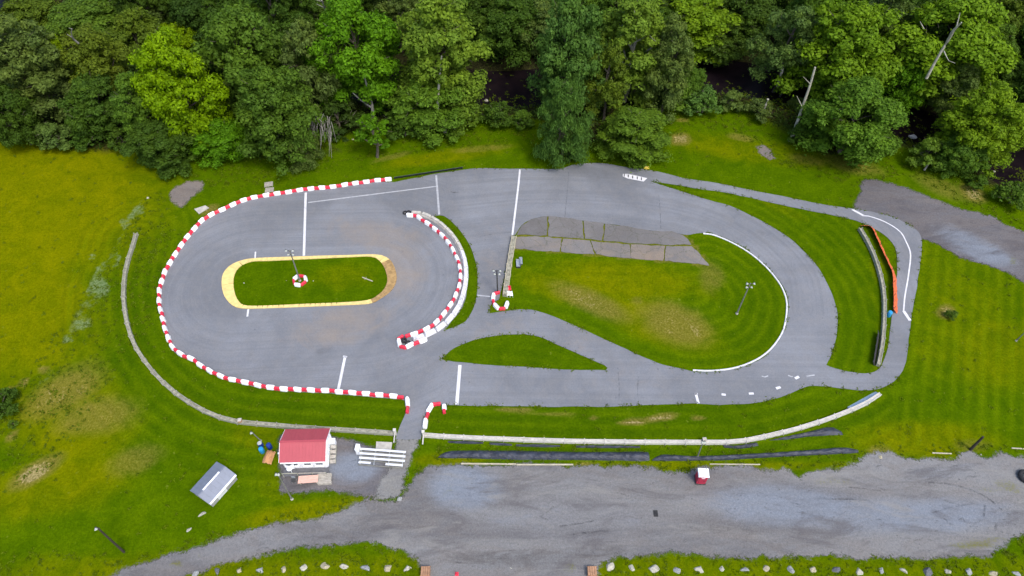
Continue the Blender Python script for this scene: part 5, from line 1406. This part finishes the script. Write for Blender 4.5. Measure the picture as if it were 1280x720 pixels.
def tree_meshes(kind, seed):
    """reference tree: crown semi-axes a x a x b round (0, 0, hc)"""
    rnd = random.Random(seed); r = np.random.default_rng(seed)
    P = dict(round=(5.0, 5.5, 6.6, 13, 12, .30), tall=(4.4, 8.0, 9.2, 18, 11, .29), open=(5.2, 7.5, 9.5, 16, 11, .29), droop=(4.4, 7.5, 8.4, 16, 10, .29), shrub=(2.4, 2.0, 1.8, 8, 9, .23), lumpy=(5.6, 7.0, 8.2, 18, 13, .30), sapling=(2.2, 3.6, 4.0, 9, 8, .24))[kind]
    a, b, hc, nl, nc, size = P
    lobes = []
    tries = 0
    while len(lobes) < nl and tries < 900:
        tries += 1
        d = r.normal(size=3); d /= np.linalg.norm(d)
        if d[2] < -.75: continue
        rad = a * r.uniform(.30, .46)
        k = r.uniform(.45, .80) if kind != 'open' else r.uniform(.5, .95)
        c = np.array([d[0] * a * k, d[1] * a * k, d[2] * b * k * 1.05])
        taper = 1.0 - .30 * max(0, c[2] / b)
        c[:2] *= taper
        if all(np.linalg.norm((c - q[0]) / np.array([1, 1, 1.15])) > (rad + q[1]) * (.70 if tries < 600 else .5) for q in lobes):
            lobes.append((c, rad))
    lobes.append((np.array([r.uniform(-.4, .4), r.uniform(-.4, .4), b * .66]), a * .36))
    clumps = []
    for c, rad in lobes:
        tone0 = r.random() * .5
        for i in range(nc):
            d = r.normal(size=3); d /= np.linalg.norm(d)
            if d[2] < -.3 and r.random() < .6: d[2] *= -1
            cr = rad * r.uniform(.24, .56)
            q = c + d * (rad - cr * .5) * np.array([1, 1, .9])
            clumps.append((q + np.array([0, 0, hc]), cr, min(1, max(0, tone0 + r.uniform(-.4, .5)))))
        clumps.append((c + np.array([0, 0, hc]), rad * .5, tone0))
    if kind in ('round', 'tall', 'lumpy', 'droop'):      # skirts of low sprays
        for i in range(26):
            t = r.uniform(0, 2 * math.pi); k = r.uniform(.4, .95)
            clumps.append((np.array([math.cos(t) * a * k, math.sin(t) * a * k, hc - b * r.uniform(.4, 1.0)]), r.uniform(.8, 1.4), r.random() * .4))
    per = dict(open=170, shrub=230, sapling=230, droop=190).get(kind, 185)
    crown = leaves_mesh('crown', clumps, seed, per, size, .55 if kind == 'droop' else 0)
    mb = MB()
    fork = hc - b * .35; lean = (rnd.uniform(-.5, .5), rnd.uniform(-.5, .5))
    r0 = .05 * (hc + b) ** .75 * .9
    limb(mb, (0, 0, -.4), (lean[0], lean[1], fork), r0, r0 * .62, rnd, .03, 6, 8)
    limb(mb, (lean[0], lean[1], fork), (0, 0, hc + b * .6), r0 * .6, .05, rnd, .05, 5, 7)
    for c, rad in lobes:
        z0 = max(fork * .75, min(hc + c[2] - rad * 1.6, hc + b * .3))
        f = (z0 - fork) / max(.1, hc + b * .6 - fork); f = min(max(f, 0), 1)
        p0 = (lean[0] * (1 - f), lean[1] * (1 - f), max(z0, fork * .9))
        limb(mb, p0, (c[0], c[1], hc + c[2]), r0 * .34, .05, rnd, .08, 4, 5)
        for _ in range(3):
            d = Vector((rnd.uniform(-1, 1), rnd.uniform(-1, 1), rnd.uniform(-.2, 1))).normalized() * rad * 1.02
            limb(mb, (c[0] * .8, c[1] * .8, hc + c[2] - rad * .3), (c[0] + d.x, c[1] + d.y, hc + c[2] + d.z), .06, .015, rnd, .08, 3, 4)
    wood = mb.mesh('trunk')
    return dict(a=a, b=b, hc=hc, crown=crown, wood=wood)
TREES = {}
for k_, ss in (('round', (1, 2, 3)), ('tall', (4, 5)), ('open', (6, 7)), ('droop', (8,)), ('lumpy', (9, 10)), ('shrub', (11, 12)), ('sapling', (13,))):
    TREES[k_] = [tree_meshes(k_, s + 100) for s in ss]
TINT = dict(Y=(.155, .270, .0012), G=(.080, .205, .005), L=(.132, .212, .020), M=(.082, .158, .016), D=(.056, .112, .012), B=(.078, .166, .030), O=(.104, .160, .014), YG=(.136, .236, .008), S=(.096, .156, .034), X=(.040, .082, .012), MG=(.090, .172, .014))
def place_tree(x, y, kind, sxy, sz, color, label, cat='tree', group=None, var=None, pale=False, rz=None, lean=(0, 0), name='broadleaf_tree'):
    V = TREES[kind]; t = V[(var if var is not None else random.randrange(len(V))) % len(V)]
    z = float(relief(np.array([x]), np.array([y]))[0]) if y > 60 else 0.0
    root = empty(name, (x, y, max(z, -1.3)), 0, label, cat, group)
    root.rotation_euler = (lean[0], lean[1], random.uniform(0, 6.28) if rz is None else rz)
    root.scale = (sxy, sxy, sz)
    w = link('trunk', t['wood'], None, root)
    if len(t['wood'].materials) == 0: t['wood'].materials.append(M['bark'])
    if pale:
        w.material_slots[0].link = 'OBJECT'; w.material_slots[0].material = M['bark_pale']
    c = link('crown', t['crown'], None, root)
    v = random.uniform(.9, 1.1)
    base = TINT[color] if isinstance(color, str) else color
    c.color = (base[0] * v * random.uniform(.93, 1.07), base[1] * v, base[2] * v, 1)
    return root
def tree_at(cx, cy, hw, hh, kind, color, label, pale=False, var=None, cat='tree', group=None, name='broadleaf_tree', hmax=25.0, lean=(0, 0), lift=1.0):
    """from the crown's surveyed centre and spread to a standing tree"""
    t = TREES[kind][0]; ratio = t['hc'] / t['b']
    hw, hh = hw * 1.14, hh * 1.12
    hc = 8.0
    for _ in range(12):
        g = np.array([*G(cx, cy, hc), hc]); v = g - _C
        dep = float(v @ _d); s = F_PX / dep
        cosp = -v[2] / np.linalg.norm(v); sinp = math.sqrt(1 - cosp * cosp)
        a = hw / s
        b2 = ((hh / s) ** 2 - (a * cosp) ** 2)
        b = math.sqrt(max(b2, (a * .55) ** 2)) / max(.3, sinp)
        b = min(max(b, a * .6), hmax / (1 + ratio), a * 2.4)
        hc = ratio * b * lift
    return place_tree(g[0], g[1], kind, a / t['a'], b / t['b'], color, label, cat, group, var, pale, None, lean, name)

VIS = [
 (225, 108, 43, 62, 'lumpy', 'Y', 'vivid yellow-green lumpy tree, the brightest crown in the wood', 0),
 (222, 45, 26, 24, 'round', 'Y', 'bright yellow-green crown top just behind the vivid lumpy tree', 1),
 (445, 62, 50, 62, 'lumpy', 'G', 'bright fresh green tree with forked grey trunk above the bright sapling', 1),
 (466, 168, 21, 27, 'sapling', 'G', 'bright green sapling standing alone on the verge near the black screen', 0),
 (550, 55, 48, 70, 'tall', 'L', 'tall pale olive-green tree beside the dark creek pool', 0),
 (534, 128, 42, 32, 'round', 'MG', 'spreading mid green lower crown at the foot of the tall pale olive tree', 2),
 (712, 68, 41, 64, 'lumpy', 'B', 'big blue-green tree between the creek pool and the bare stems', 0),
 (706, 148, 29, 46, 'droop', 'B', 'drooping blue-green willow hanging toward the track edge', 0),
 (714, 192, 10, 12, 'shrub', 'B', 'small willow shoot at the very edge of the asphalt', 0),
 (790, 55, 44, 62, 'tall', 'L', 'thin olive tree with a snapped white stem showing in its crown', 1),
 (794, 163, 38, 32, 'tall', 'MG', 'broad round mid green tree touching the track by the yellow marker', 1),
 (838, 80, 26, 54, 'tall', 'S', 'narrow grey-green tree beside the round tree and the creek', 0),
 (872, 22, 46, 30, 'round', 'YG', 'yellowish crown at the upper rim behind the narrow grey-green tree', 0),
 (897, 40, 34, 26, 'round', 'D', 'dark green tree standing over the long creek pool', 2),
 (1056, 56, 60, 60, 'lumpy', 'YG', 'large yellow-green tree with a long leaning pale trunk by the creek', 0),
 (1070, 146, 50, 46, 'lumpy', 'MG', 'dense mid green tree under the large yellow-green leaning tree', 1),
 (1188, 55, 62, 58, 'lumpy', 'YG', 'yellow-green tree with white forked limbs over the creek bend', 1),
 (1236, 148, 44, 48, 'lumpy', 'YG', 'rounded bright olive tree between creek bend and upper gravel patch', 0),
 (1205, 190, 24, 24, 'round', 'M', 'low green tree at the foot of the rounded bright olive tree', 1),
 (990, 48, 34, 46, 'open', 'S', 'loose grey-green tree behind the leaning pale trunk', 1),
 (300, 78, 50, 60, 'round', 'M', 'big deep green tree next to the vivid lumpy tree', 0),
 (345, 140, 46, 54, 'lumpy', 'M', 'deep green tree reaching down to the oval chain', 0),
 (392, 80, 34, 50, 'round', 'S', 'soft grey-green tree squeezed beside the bright fresh green tree', 2),
 (275, 172, 30, 24, 'round', 'G', 'light green low tree below the vivid lumpy tree', 1),
 (375, 178, 20, 26, 'droop', 'S', 'low drooping tree with dead hanging twigs behind the oval chain', 0),
 (125, 80, 36, 42, 'round', 'O', 'olive green tree left of the vivid lumpy tree', 0),
 (86, 82, 17, 36, 'tall', 'Y', 'slim yellow-green tree at the olive tree', 1),
 (168, 42, 34, 36, 'round', 'O', 'olive crown rising behind the two yellow-green trees', 2),
 (33, 78, 40, 60, 'tall', 'S', 'pale grey-green tree with twisting white limbs at the field corner', 0),
 (110, 22, 46, 30, 'lumpy', 'M', 'mid green tree at the upper rim above the twisting dead limb', 1),
 (12, 140, 26, 36, 'round', 'D', 'dark tree at the field corner under the pale grey-green tree', 1),
 (170, 138, 24, 42, 'tall', 'M', 'deep green narrow tree between olive and vivid lumpy trees', 0),
 (120, 130, 34, 36, 'round', 'D', 'dark green tree behind the round shrub at the field edge', 2),
 (205, 175, 38, 24, 'round', 'D', 'dark low tree beneath the vivid lumpy tree beside the white stones', 0),
 (330, 22, 42, 30, 'round', 'M', 'green tree at the upper rim over the deep green tree', 0),
 (262, 16, 30, 24, 'round', 'D', 'dark green tree at the upper rim behind the vivid lumpy tree', 2),
 (400, 16, 34, 26, 'round', 'D', 'dark green tree at the upper rim behind the dead white stems', 0),
 (470, 8, 40, 24, 'lumpy', 'M', 'green crown at the upper rim over the bright fresh green tree', 0),
 (640, 28, 36, 34, 'round', 'D', 'dark tree standing behind the round creek pool', 1),
 (668, 12, 30, 26, 'lumpy', 'X', 'very dark tree at the upper rim behind the big blue-green tree', 1),
 (735, 22, 26, 30, 'lumpy', 'MG', 'green crown at the upper rim between blue-green and olive trees', 0),
 (760, 100, 26, 40, 'open', 'O', 'thin brownish tree of mostly bare stems beside the willow', 1),
 (935, 18, 34, 30, 'round', 'D', 'dark tree at the upper rim behind the long creek pool', 1),
 (1015, 12, 34, 26, 'round', 'S', 'grey-green crown at the upper rim behind the loose grey-green tree', 0),
 (1110, 12, 32, 26, 'round', 'D', 'dark crown at the upper rim between the two yellow-green trees', 2),
 (1255, 40, 38, 42, 'round', 'O', 'olive tree in the far corner of the wood beyond the white forked limbs', 1),
 (983, 98, 13, 14, 'sapling', 'YG', 'small bright spray of leaves reaching off the leaning pale trunk', 0),
 (1130, 95, 26, 34, 'round', 'G', 'bright green crown between the leaning tree and the creek bend', 1),
 (1204, 112, 24, 32, 'open', 'S', 'thin grey-green tree hanging over the creek bend', 0),
 (1268, 110, 26, 30, 'round', 'D', 'dark tree in the far corner behind the rounded bright olive tree', 0),
 (1000, 124, 11, 10, 'shrub', 'S', 'low grey-green tree at the end of the long creek pool', 1),
 (30, 15, 34, 26, 'round', 'O', 'olive crown at the upper corner of the wood', 1),
 (190, 6, 36, 18, 'round', 'S', 'grey-green crown at the upper rim above the olive crown', 2),
 (545, 0, 40, 20, 'round', 'MG', 'green crown top behind the tall pale olive-green tree', 0),
 (800, 2, 44, 22, 'tall', 'YG', 'yellowish crown top behind the thin olive tree', 0),
 (861, 104, 16, 20, 'round', 'M', 'green tree between narrow grey-green tree and long creek pool', 1),
]
for v in VIS:
    cx, cy, hw, hh, kind, col, lb, var = v
    lift = 1.0
    tree_at(cx, cy, hw, hh, kind, col, lb, pale=cx in (562, 790), var=var)
SHR = [(68, 171, 24, 18, 'S', 'round grey-green shrub bulging onto the mown field'), (112, 166, 22, 16, 'D', 'dark green shrub beside the round grey-green shrub'), (152, 176, 18, 12, 'D', 'low dark shrub in front of the narrow deep green tree'),
       (28, 158, 26, 16, 'X', 'dark thicket at the field corner'), (232, 184, 20, 10, 'M', 'low shrub between the white stones and the light green tree'), (620, 145, 20, 8, 'D', 'dark bank shrub below the round creek pool'), (652, 150, 16, 7, 'M', 'bank shrub between the round creek pool and the willow'),
       (880, 128, 22, 10, 'B', 'pale blue-green shrub on the bank of the long creek pool'), (915, 128, 16, 7, 'S', 'low shrub at the middle of the long creek pool bank'), (950, 137, 16, 7, 'S', 'grey-green shrub near the two short pale trunks'), (848, 122, 24, 16, 'M', 'bank shrub between the white stones and the long pool'),
       (1106, 182, 18, 8, 'M', 'bank shrub right by the dense mid green tree'), (1160, 194, 24, 11, 'M', 'bank shrub below the creek bend'), (1268, 244, 20, 9, 'M', 'bank shrub near the far creek pool'), (1000, 168, 16, 9, 'D', 'small dark shrub at the foot of the leaning pale trunk'),
       (0, 506, 20, 16, 'D', 'dark round bush at the edge of the lower field'), (16, 530, 6, 5, 'M', 'tiny bush below the dark round bush'), (505, 155, 26, 14, 'D', 'dark shrub under the bright fresh green tree'), (420, 150, 28, 18, 'X', 'dark thicket behind the drooping tree'),
       (575, 148, 26, 13, 'MG', 'green shrub at the pale trunk by the round pool'), (765, 110, 22, 16, 'X', 'dark thicket behind the round tree'), (820, 118, 18, 12, 'D', 'dark shrub behind the forked white stone'), (1222, 228, 12, 7, 'M', 'shrub at the lip of the far creek pool'),
       (1190, 394, 7, 3, 'M', 'small scrubby bush with dry soil in the mown field')]
for k, (cx, cy, hw, hh, col, lb) in enumerate(SHR):
    tree_at(cx, cy, hw, hh, 'shrub', col, lb, var=k, cat='bush', name='bush', hmax=5)

# leaning pale trunk and short pale trunks, dead limbs
def bare(name, label, cat, segs, mat='bark_pale', parts='trunk'):
    """segs: lists of (px, py, height, radius)"""
    g0 = G(segs[0][0][0], segs[0][0][1], segs[0][0][2])
    r = empty(name, (*g0, 0), 0, label, cat)
    for k, s in enumerate(segs):
        pts = []
        for (x, y, h, rad) in s:
            q = G(x, y, h); pts.append((q[0] - g0[0], q[1] - g0[1], h))
        q = catmull(np.array(pts), step=.9); rr = np.interp(np.linspace(0, 1, len(q)), np.linspace(0, 1, len(s)), [e[3] for e in s])
        MB().path([Vector(p) for p in q], list(rr), 7).build(parts if k == 0 else 'limb', M[mat], r)
    return r
bare('leaning_trunk', 'long leaning pale birch-like trunk rising from the verge into the yellow-green tree', 'tree trunk',
     [[(988, 177, 0, .30), (1001, 140, 4.8, .24), (1012, 108, 9.2, .2), (1019, 84, 12.5, .15)], [(1013, 105, 10.5, .06), (1004, 96, 11.5, .03)], [(1003, 134, 6, .08), (996, 120, 7.4, .04)]])
bare('short_trunk', 'short pale slanting trunk at the end of the long creek pool', 'tree trunk', [[(950, 150, 0, .28), (957, 132, 2.6, .24), (960, 124, 4, .2)]])
bare('short_trunk', 'grey slanting trunk behind the long creek pool end', 'tree trunk', [[(972, 108, 2, .26), (979, 84, 6, .18)]])
bare('white_limbs', 'white forked limbs showing in the yellow-green tree over the creek bend', 'tree limbs', [[(1158, 98, 9.2, .24), (1172, 72, 12.8, .2), (1184, 52, 15.6, .2), (1192, 38, 18.2, .24), (1202, 28, 20.0, .1)], [(1196, 32, 19.0, .1), (1200, 16, 20.8, .05)], [(1180, 64, 14.8, .09), (1186, 76, 14.4, .06), (1194, 79, 14.4, .03)], [(1155, 36, 16.4, .08), (1150, 27, 17.4, .04)]], 'bark_pale', 'limb')
bare('dead_tree', 'two bare white stems poking out behind the bright fresh green tree', 'dead tree', [[(411, 24, 14, .2), (406, 10, 17, .16), (402, 0, 19.5, .12)], [(414, 22, 14, .18), (413, 4, 18, .14), (412, -6, 20, .1)], [(406, 10, 17, .08), (396, 5, 18, .04)], [(403, 2, 19, .07), (392, -1, 20, .03)]], 'dead_wood', 'stem')
bare('twisting_limb', 'twisting dead white limb over the dark gap', 'dead tree', [[(98, 54, 14, .16), (92, 49, 15, .13), (89, 41, 16.6, .1), (90, 36, 17.6, .07), (86, 35, 17.8, .04)], [(91, 47, 15.4, .09), (84, 43, 16.2, .05)]], 'dead_wood', 'limb')
bare('twisting_limb', 'curved dead limb low in the pale grey-green tree', 'dead tree', [[(31, 90, 9, .16), (37, 85, 10, .13), (42, 80, 11, .09), (48, 79, 11.4, .04)]], 'dead_wood', 'limb')
bare('dead_snag', 'snapped white stem with brown break in the thin olive tree', 'dead tree', [[(772, 82, 9, .22), (774, 72, 11, .2), (775, 64, 12.6, .14)]], 'bark_pale', 'stem')
bare('forked_trunk', 'pale forked trunk under the bright fresh green tree', 'tree trunk', [[(466, 148, 1.5, .28), (465, 130, 4, .24), (460, 112, 7, .2), (455, 95, 10, .14)], [(464, 134, 3.5, .16), (452, 126, 5, .12), (441, 116, 6.6, .07)]], 'pole_grey')
bare('pale_trunk', 'pale trunk foot of the tall pale olive-green tree', 'tree trunk', [[(557, 165, 0, .34), (553, 152, 2.2, .26), (547, 138, 4.6, .2), (550, 90, 11, .16), (552, 70, 14, .1)]])
bare('slender_stem', 'slender pale stem inside the narrow grey-green tree', 'tree trunk', [[(840, 62, 11, .12), (839, 40, 14.5, .1), (840, 22, 17.5, .06)]])
bare('slender_stem', 'slender pale stem inside the big blue-green tree', 'tree trunk', [[(718, 73, 10, .14), (719, 62, 12, .12), (720, 52, 13.5, .07)]])
bare('slanting_log', 'short pale log slanting out of the bank below the creek bend', 'log', [[(1155, 213, .2, .16), (1160, 206, .9, .14), (1165, 200, 1.4, .11)]], 'bark_pale', 'log')
# hanging dead twigs
r = empty('dead_twigs', (*G(392, 186), 0), 0, 'mass of bare grey hanging twigs beside the low drooping tree', 'dead branches')
o0 = G(392, 186); mb = MB(); rn = random.Random(5)
for k in range(46):
    x = rn.uniform(380, 415); y = rn.uniform(138, 160) + abs(x - 395) * .3
    h = rn.uniform(4.5, 7.5)
    a = G(x, y, h); b = G(x + rn.uniform(-4, 7), y + rn.uniform(14, 30), max(.3, h - rn.uniform(2.2, 4)))
    c = G(388 + rn.uniform(-3, 3), 140, h + 1.5)
    if rn.random() < .3: mb.path([Vector((c[0] - o0[0], c[1] - o0[1], h + 1.5)), Vector((a[0] - o0[0], a[1] - o0[1], h))], [.06, .045], 4)
    mb.path([Vector((a[0] - o0[0], a[1] - o0[1], h)), Vector(((a[0] + b[0]) / 2 - o0[0], (a[1] + b[1]) / 2 - o0[1], h - 1)), Vector((b[0] - o0[0], b[1] - o0[1], max(.3, h - 3)))], [.045, .035, .012], 4)
mb.build('twigs', M['dead_wood'], r)
MB().path([Vector((0, 0, 0)), Vector((-.3, .4, 3)), Vector((-.4, 1, 8))], [.18, .14, .08], 6).build('stem', M['dead_wood'], r)

# the rest of the wood: dark trees that fill it behind and beside the ones described above
KEEP = [(612, 82, 660, 138), (888, 82, 960, 114), (1132, 142, 1176, 172), (1238, 196, 1300, 226), (28, 2, 78, 44), (390, 118, 425, 150), (925, 0, 945, 60), (740, 112, 760, 170)]
fills = 0
rr = random.Random(9)
fy = 92.0
existing = [(o.location.x, o.location.y) for o in list(COL.objects) if o.parent is None and o.get('category') == 'tree']
row = 0
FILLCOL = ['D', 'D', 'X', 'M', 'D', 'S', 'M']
ANCH = [(225, 100, 'the vivid lumpy tree'), (445, 62, 'the bright fresh green tree'), (562, 55, 'the tall pale olive tree'), (698, 68, 'the big blue-green tree'), (790, 55, 'the snapped-stem olive tree'), (925, 98, 'the long creek pool'), (1066, 58, 'the leaning pale trunk'), (1188, 55, 'the white forked limbs'), (1236, 148, 'the rounded bright olive tree'), (300, 78, 'the big deep green tree'), (33, 78, 'the twisting white limbs'), (632, 110, 'the round creek pool')]
SEEN = {}
CW = dict(D='dark green', X='near-black green', M='mid green', S='grey-green')
for row in range(9):
    fy = 90 + row * 7.4
    n = 34
    for i in range(n):
        x = -132 + i * 8.0 + rr.uniform(-2.6, 2.6) + (row % 2) * 4; y = fy + rr.uniform(-2.6, 2.6)
        if not inside(polyf, np.array([x]), np.array([y]))[0]: continue
        if dist_to(fl, np.array([x]), np.array([y]))[0] < 6.5: continue
        if dist_to(creek, np.array([x]), np.array([y]))[0] < 5.0: continue
        sxy = rr.uniform(.72, 1.0); szz = rr.uniform(.72, 1.08)
        kind = rr.choice(['round', 'tall', 'lumpy', 'round', 'open']); t = TREES[kind][0]
        if y > 122: szz *= 1.05
        blocked = False
        hc = t['hc'] * szz
        dy = y; q = np.array([x, y, hc]) - _C; dep = q @ _d
        cx, cy = 640 + F_PX * q[0] / dep, 360 - F_PX * (q @ _u) / dep
        hwp = t['a'] * sxy * F_PX / dep; hhp = t['b'] * szz * F_PX / dep * .85
        bx, by = survey(np.array([x]), np.array([y])); bx, by = float(bx[0]), float(by[0])
        for (x0, y0, x1, y1) in KEEP:
            if max(cx, bx) + hwp > x0 and min(cx, bx) - hwp < x1 and max(by, cy + hhp) + 3 > y0 and cy - hhp < y1: blocked = True
        if cy > 95 and -20 < cx < 1300: blocked = blocked or rr.random() < .35
        if any(math.hypot(x - ex, y - ey) < 3.2 for ex, ey in existing): blocked = True
        if blocked: continue
        fc = rr.choice(FILLCOL)
        an = min(ANCH, key=lambda q: math.hypot(q[0] - cx, q[1] - cy))
        rel = 'behind' if cy < an[1] - abs(cx - an[0]) * .5 else ('in front of' if cy > an[1] + abs(cx - an[0]) * .8 else 'beside')
        key = (fc, rel, an[2]); SEEN[key] = SEEN.get(key, 0) + 1
        place_tree(x, y, kind, sxy, szz, fc, f'{CW[fc]} filler tree in the wood, {nth(SEEN[key])} out {rel} {an[2]}'.replace('filler', 'broadleaf'), group='trees filling the depth of the creekside wood')
        fills += 1
print('fill trees', fills)

# undergrowth along the wood's edge and on the creek banks
def scatter_leaves(name, pts, size, spread, seed, colr, label, per=9):
    r = np.random.default_rng(seed)
    C = np.repeat(pts, per, 0); k = len(C)
    C = C + r.normal(scale=spread, size=(k, 3)) * np.array([1, 1, .45]); C[:, 2] = np.maximum(C[:, 2], np.repeat(pts[:, 2], per) + .03)
    n = r.normal(size=(k, 3)) * .6 + np.array([0, -.2, 1.0]); n /= np.linalg.norm(n, axis=1, keepdims=True)
    a = r.normal(size=(k, 3)); t = a - n * np.sum(a * n, 1, keepdims=True); t /= np.linalg.norm(t, axis=1, keepdims=True)
    b = np.cross(n, t); S = r.uniform(.6, 1.3, (k, 1)) * size
    V = np.stack([C - t * S, C + b * S * .5, C + t * S, C - b * S * .5], 1).reshape(-1, 3)
    me = mesh_np(name, V, np.arange(len(V)).reshape(-1, 4)); set_float(me, 'tone', np.repeat(np.repeat(r.random(len(pts)), per), 4)); me.materials.append(M['leaves'])
    o = link(name, me); o.color = (*colr, 1); tag(o, label, 'undergrowth', None, 'stuff'); return o
r = np.random.default_rng(77)
cand = np.column_stack([r.uniform(-125, 125, 26000), r.uniform(84, 150, 26000)])
i1 = inside(polyf, cand[:, 0], cand[:, 1]); d1 = dist_to(fl, cand[:, 0], cand[:, 1]); dc = dist_to(creek, cand[:, 0], cand[:, 1])
keep = i1 & (dc > 6.2) & ((r.random(len(cand)) < np.clip(1.2 - d1 / 16, .22, 1))) & (d1 > .5)
c2 = cand[keep]; z2 = relief(c2[:, 0], c2[:, 1])
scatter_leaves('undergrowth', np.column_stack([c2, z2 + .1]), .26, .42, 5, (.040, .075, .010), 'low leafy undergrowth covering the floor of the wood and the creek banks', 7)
# rough grass tufts in the unmown ground
cand = np.column_stack([r.uniform(-100, 100, 60000), r.uniform(18, 112, 60000)])
spx, spy = survey(cand[:, 0], cand[:, 1])
out = np.ones(len(cand), bool)
for L in (track_outer, poly_line(GL(lot_px), 1.0, True), poly_line(GL(upper_gravel_px), 1.0, True), poly_line(GL(yard_px), 1.0, True), poly_line(GL(patch_px), .5, True), poly_line(GL(drive_px), .5, True)):
    out &= ~inside(L, cand[:, 0], cand[:, 1])
rough = ((dist_to(fl, cand[:, 0], cand[:, 1]) < 7) & (spx > 230)) | ((spx < 210) & (spy > 240) & (spy < 600) & (np.abs((spx - 150) * .8 + (spy - 380) * .55) < 45)) | (spy > 690) | (dist_to(poly_line(GL(lot_px), 1.0, True), cand[:, 0], cand[:, 1]) < 1.2) | ((spy > 556) & (spy < 582) & (spx > 540) & (spx < 1090))
dense = np.where(rough, .42, .03)
keep = out & (r.random(len(cand)) < dense)
c3 = cand[keep]
rim_pts = []
for L in (track_outer, crescent, wedge, infield, lens):
    k = L[r.integers(0, len(L), int(len(L) * .55))]
    rim_pts.append(k + r.normal(scale=.07, size=k.shape))
rim_pts = np.vstack(rim_pts)
rp, rq = survey(rim_pts[:, 0], rim_pts[:, 1])
ok_rim = ~((rp > 490) & (rp < 530) & (rq > 505)) & ~((rp < 512) & (rq > 222) & (r.random(len(rp)) < .7)) & ~inside(np.array(GL([(640, 290), (650, 270), (700, 262), (870, 285), (885, 300), (866, 296), (700, 300)])), rim_pts[:, 0], rim_pts[:, 1])
c3 = np.vstack([c3, rim_pts[ok_rim]])
scatter_leaves('rough_grass', np.column_stack([c3, np.full(len(c3), .03)]), .13, .16, 6, (.085, .130, .002), 'rough unmown grass tufts on verges and field edges', 8)
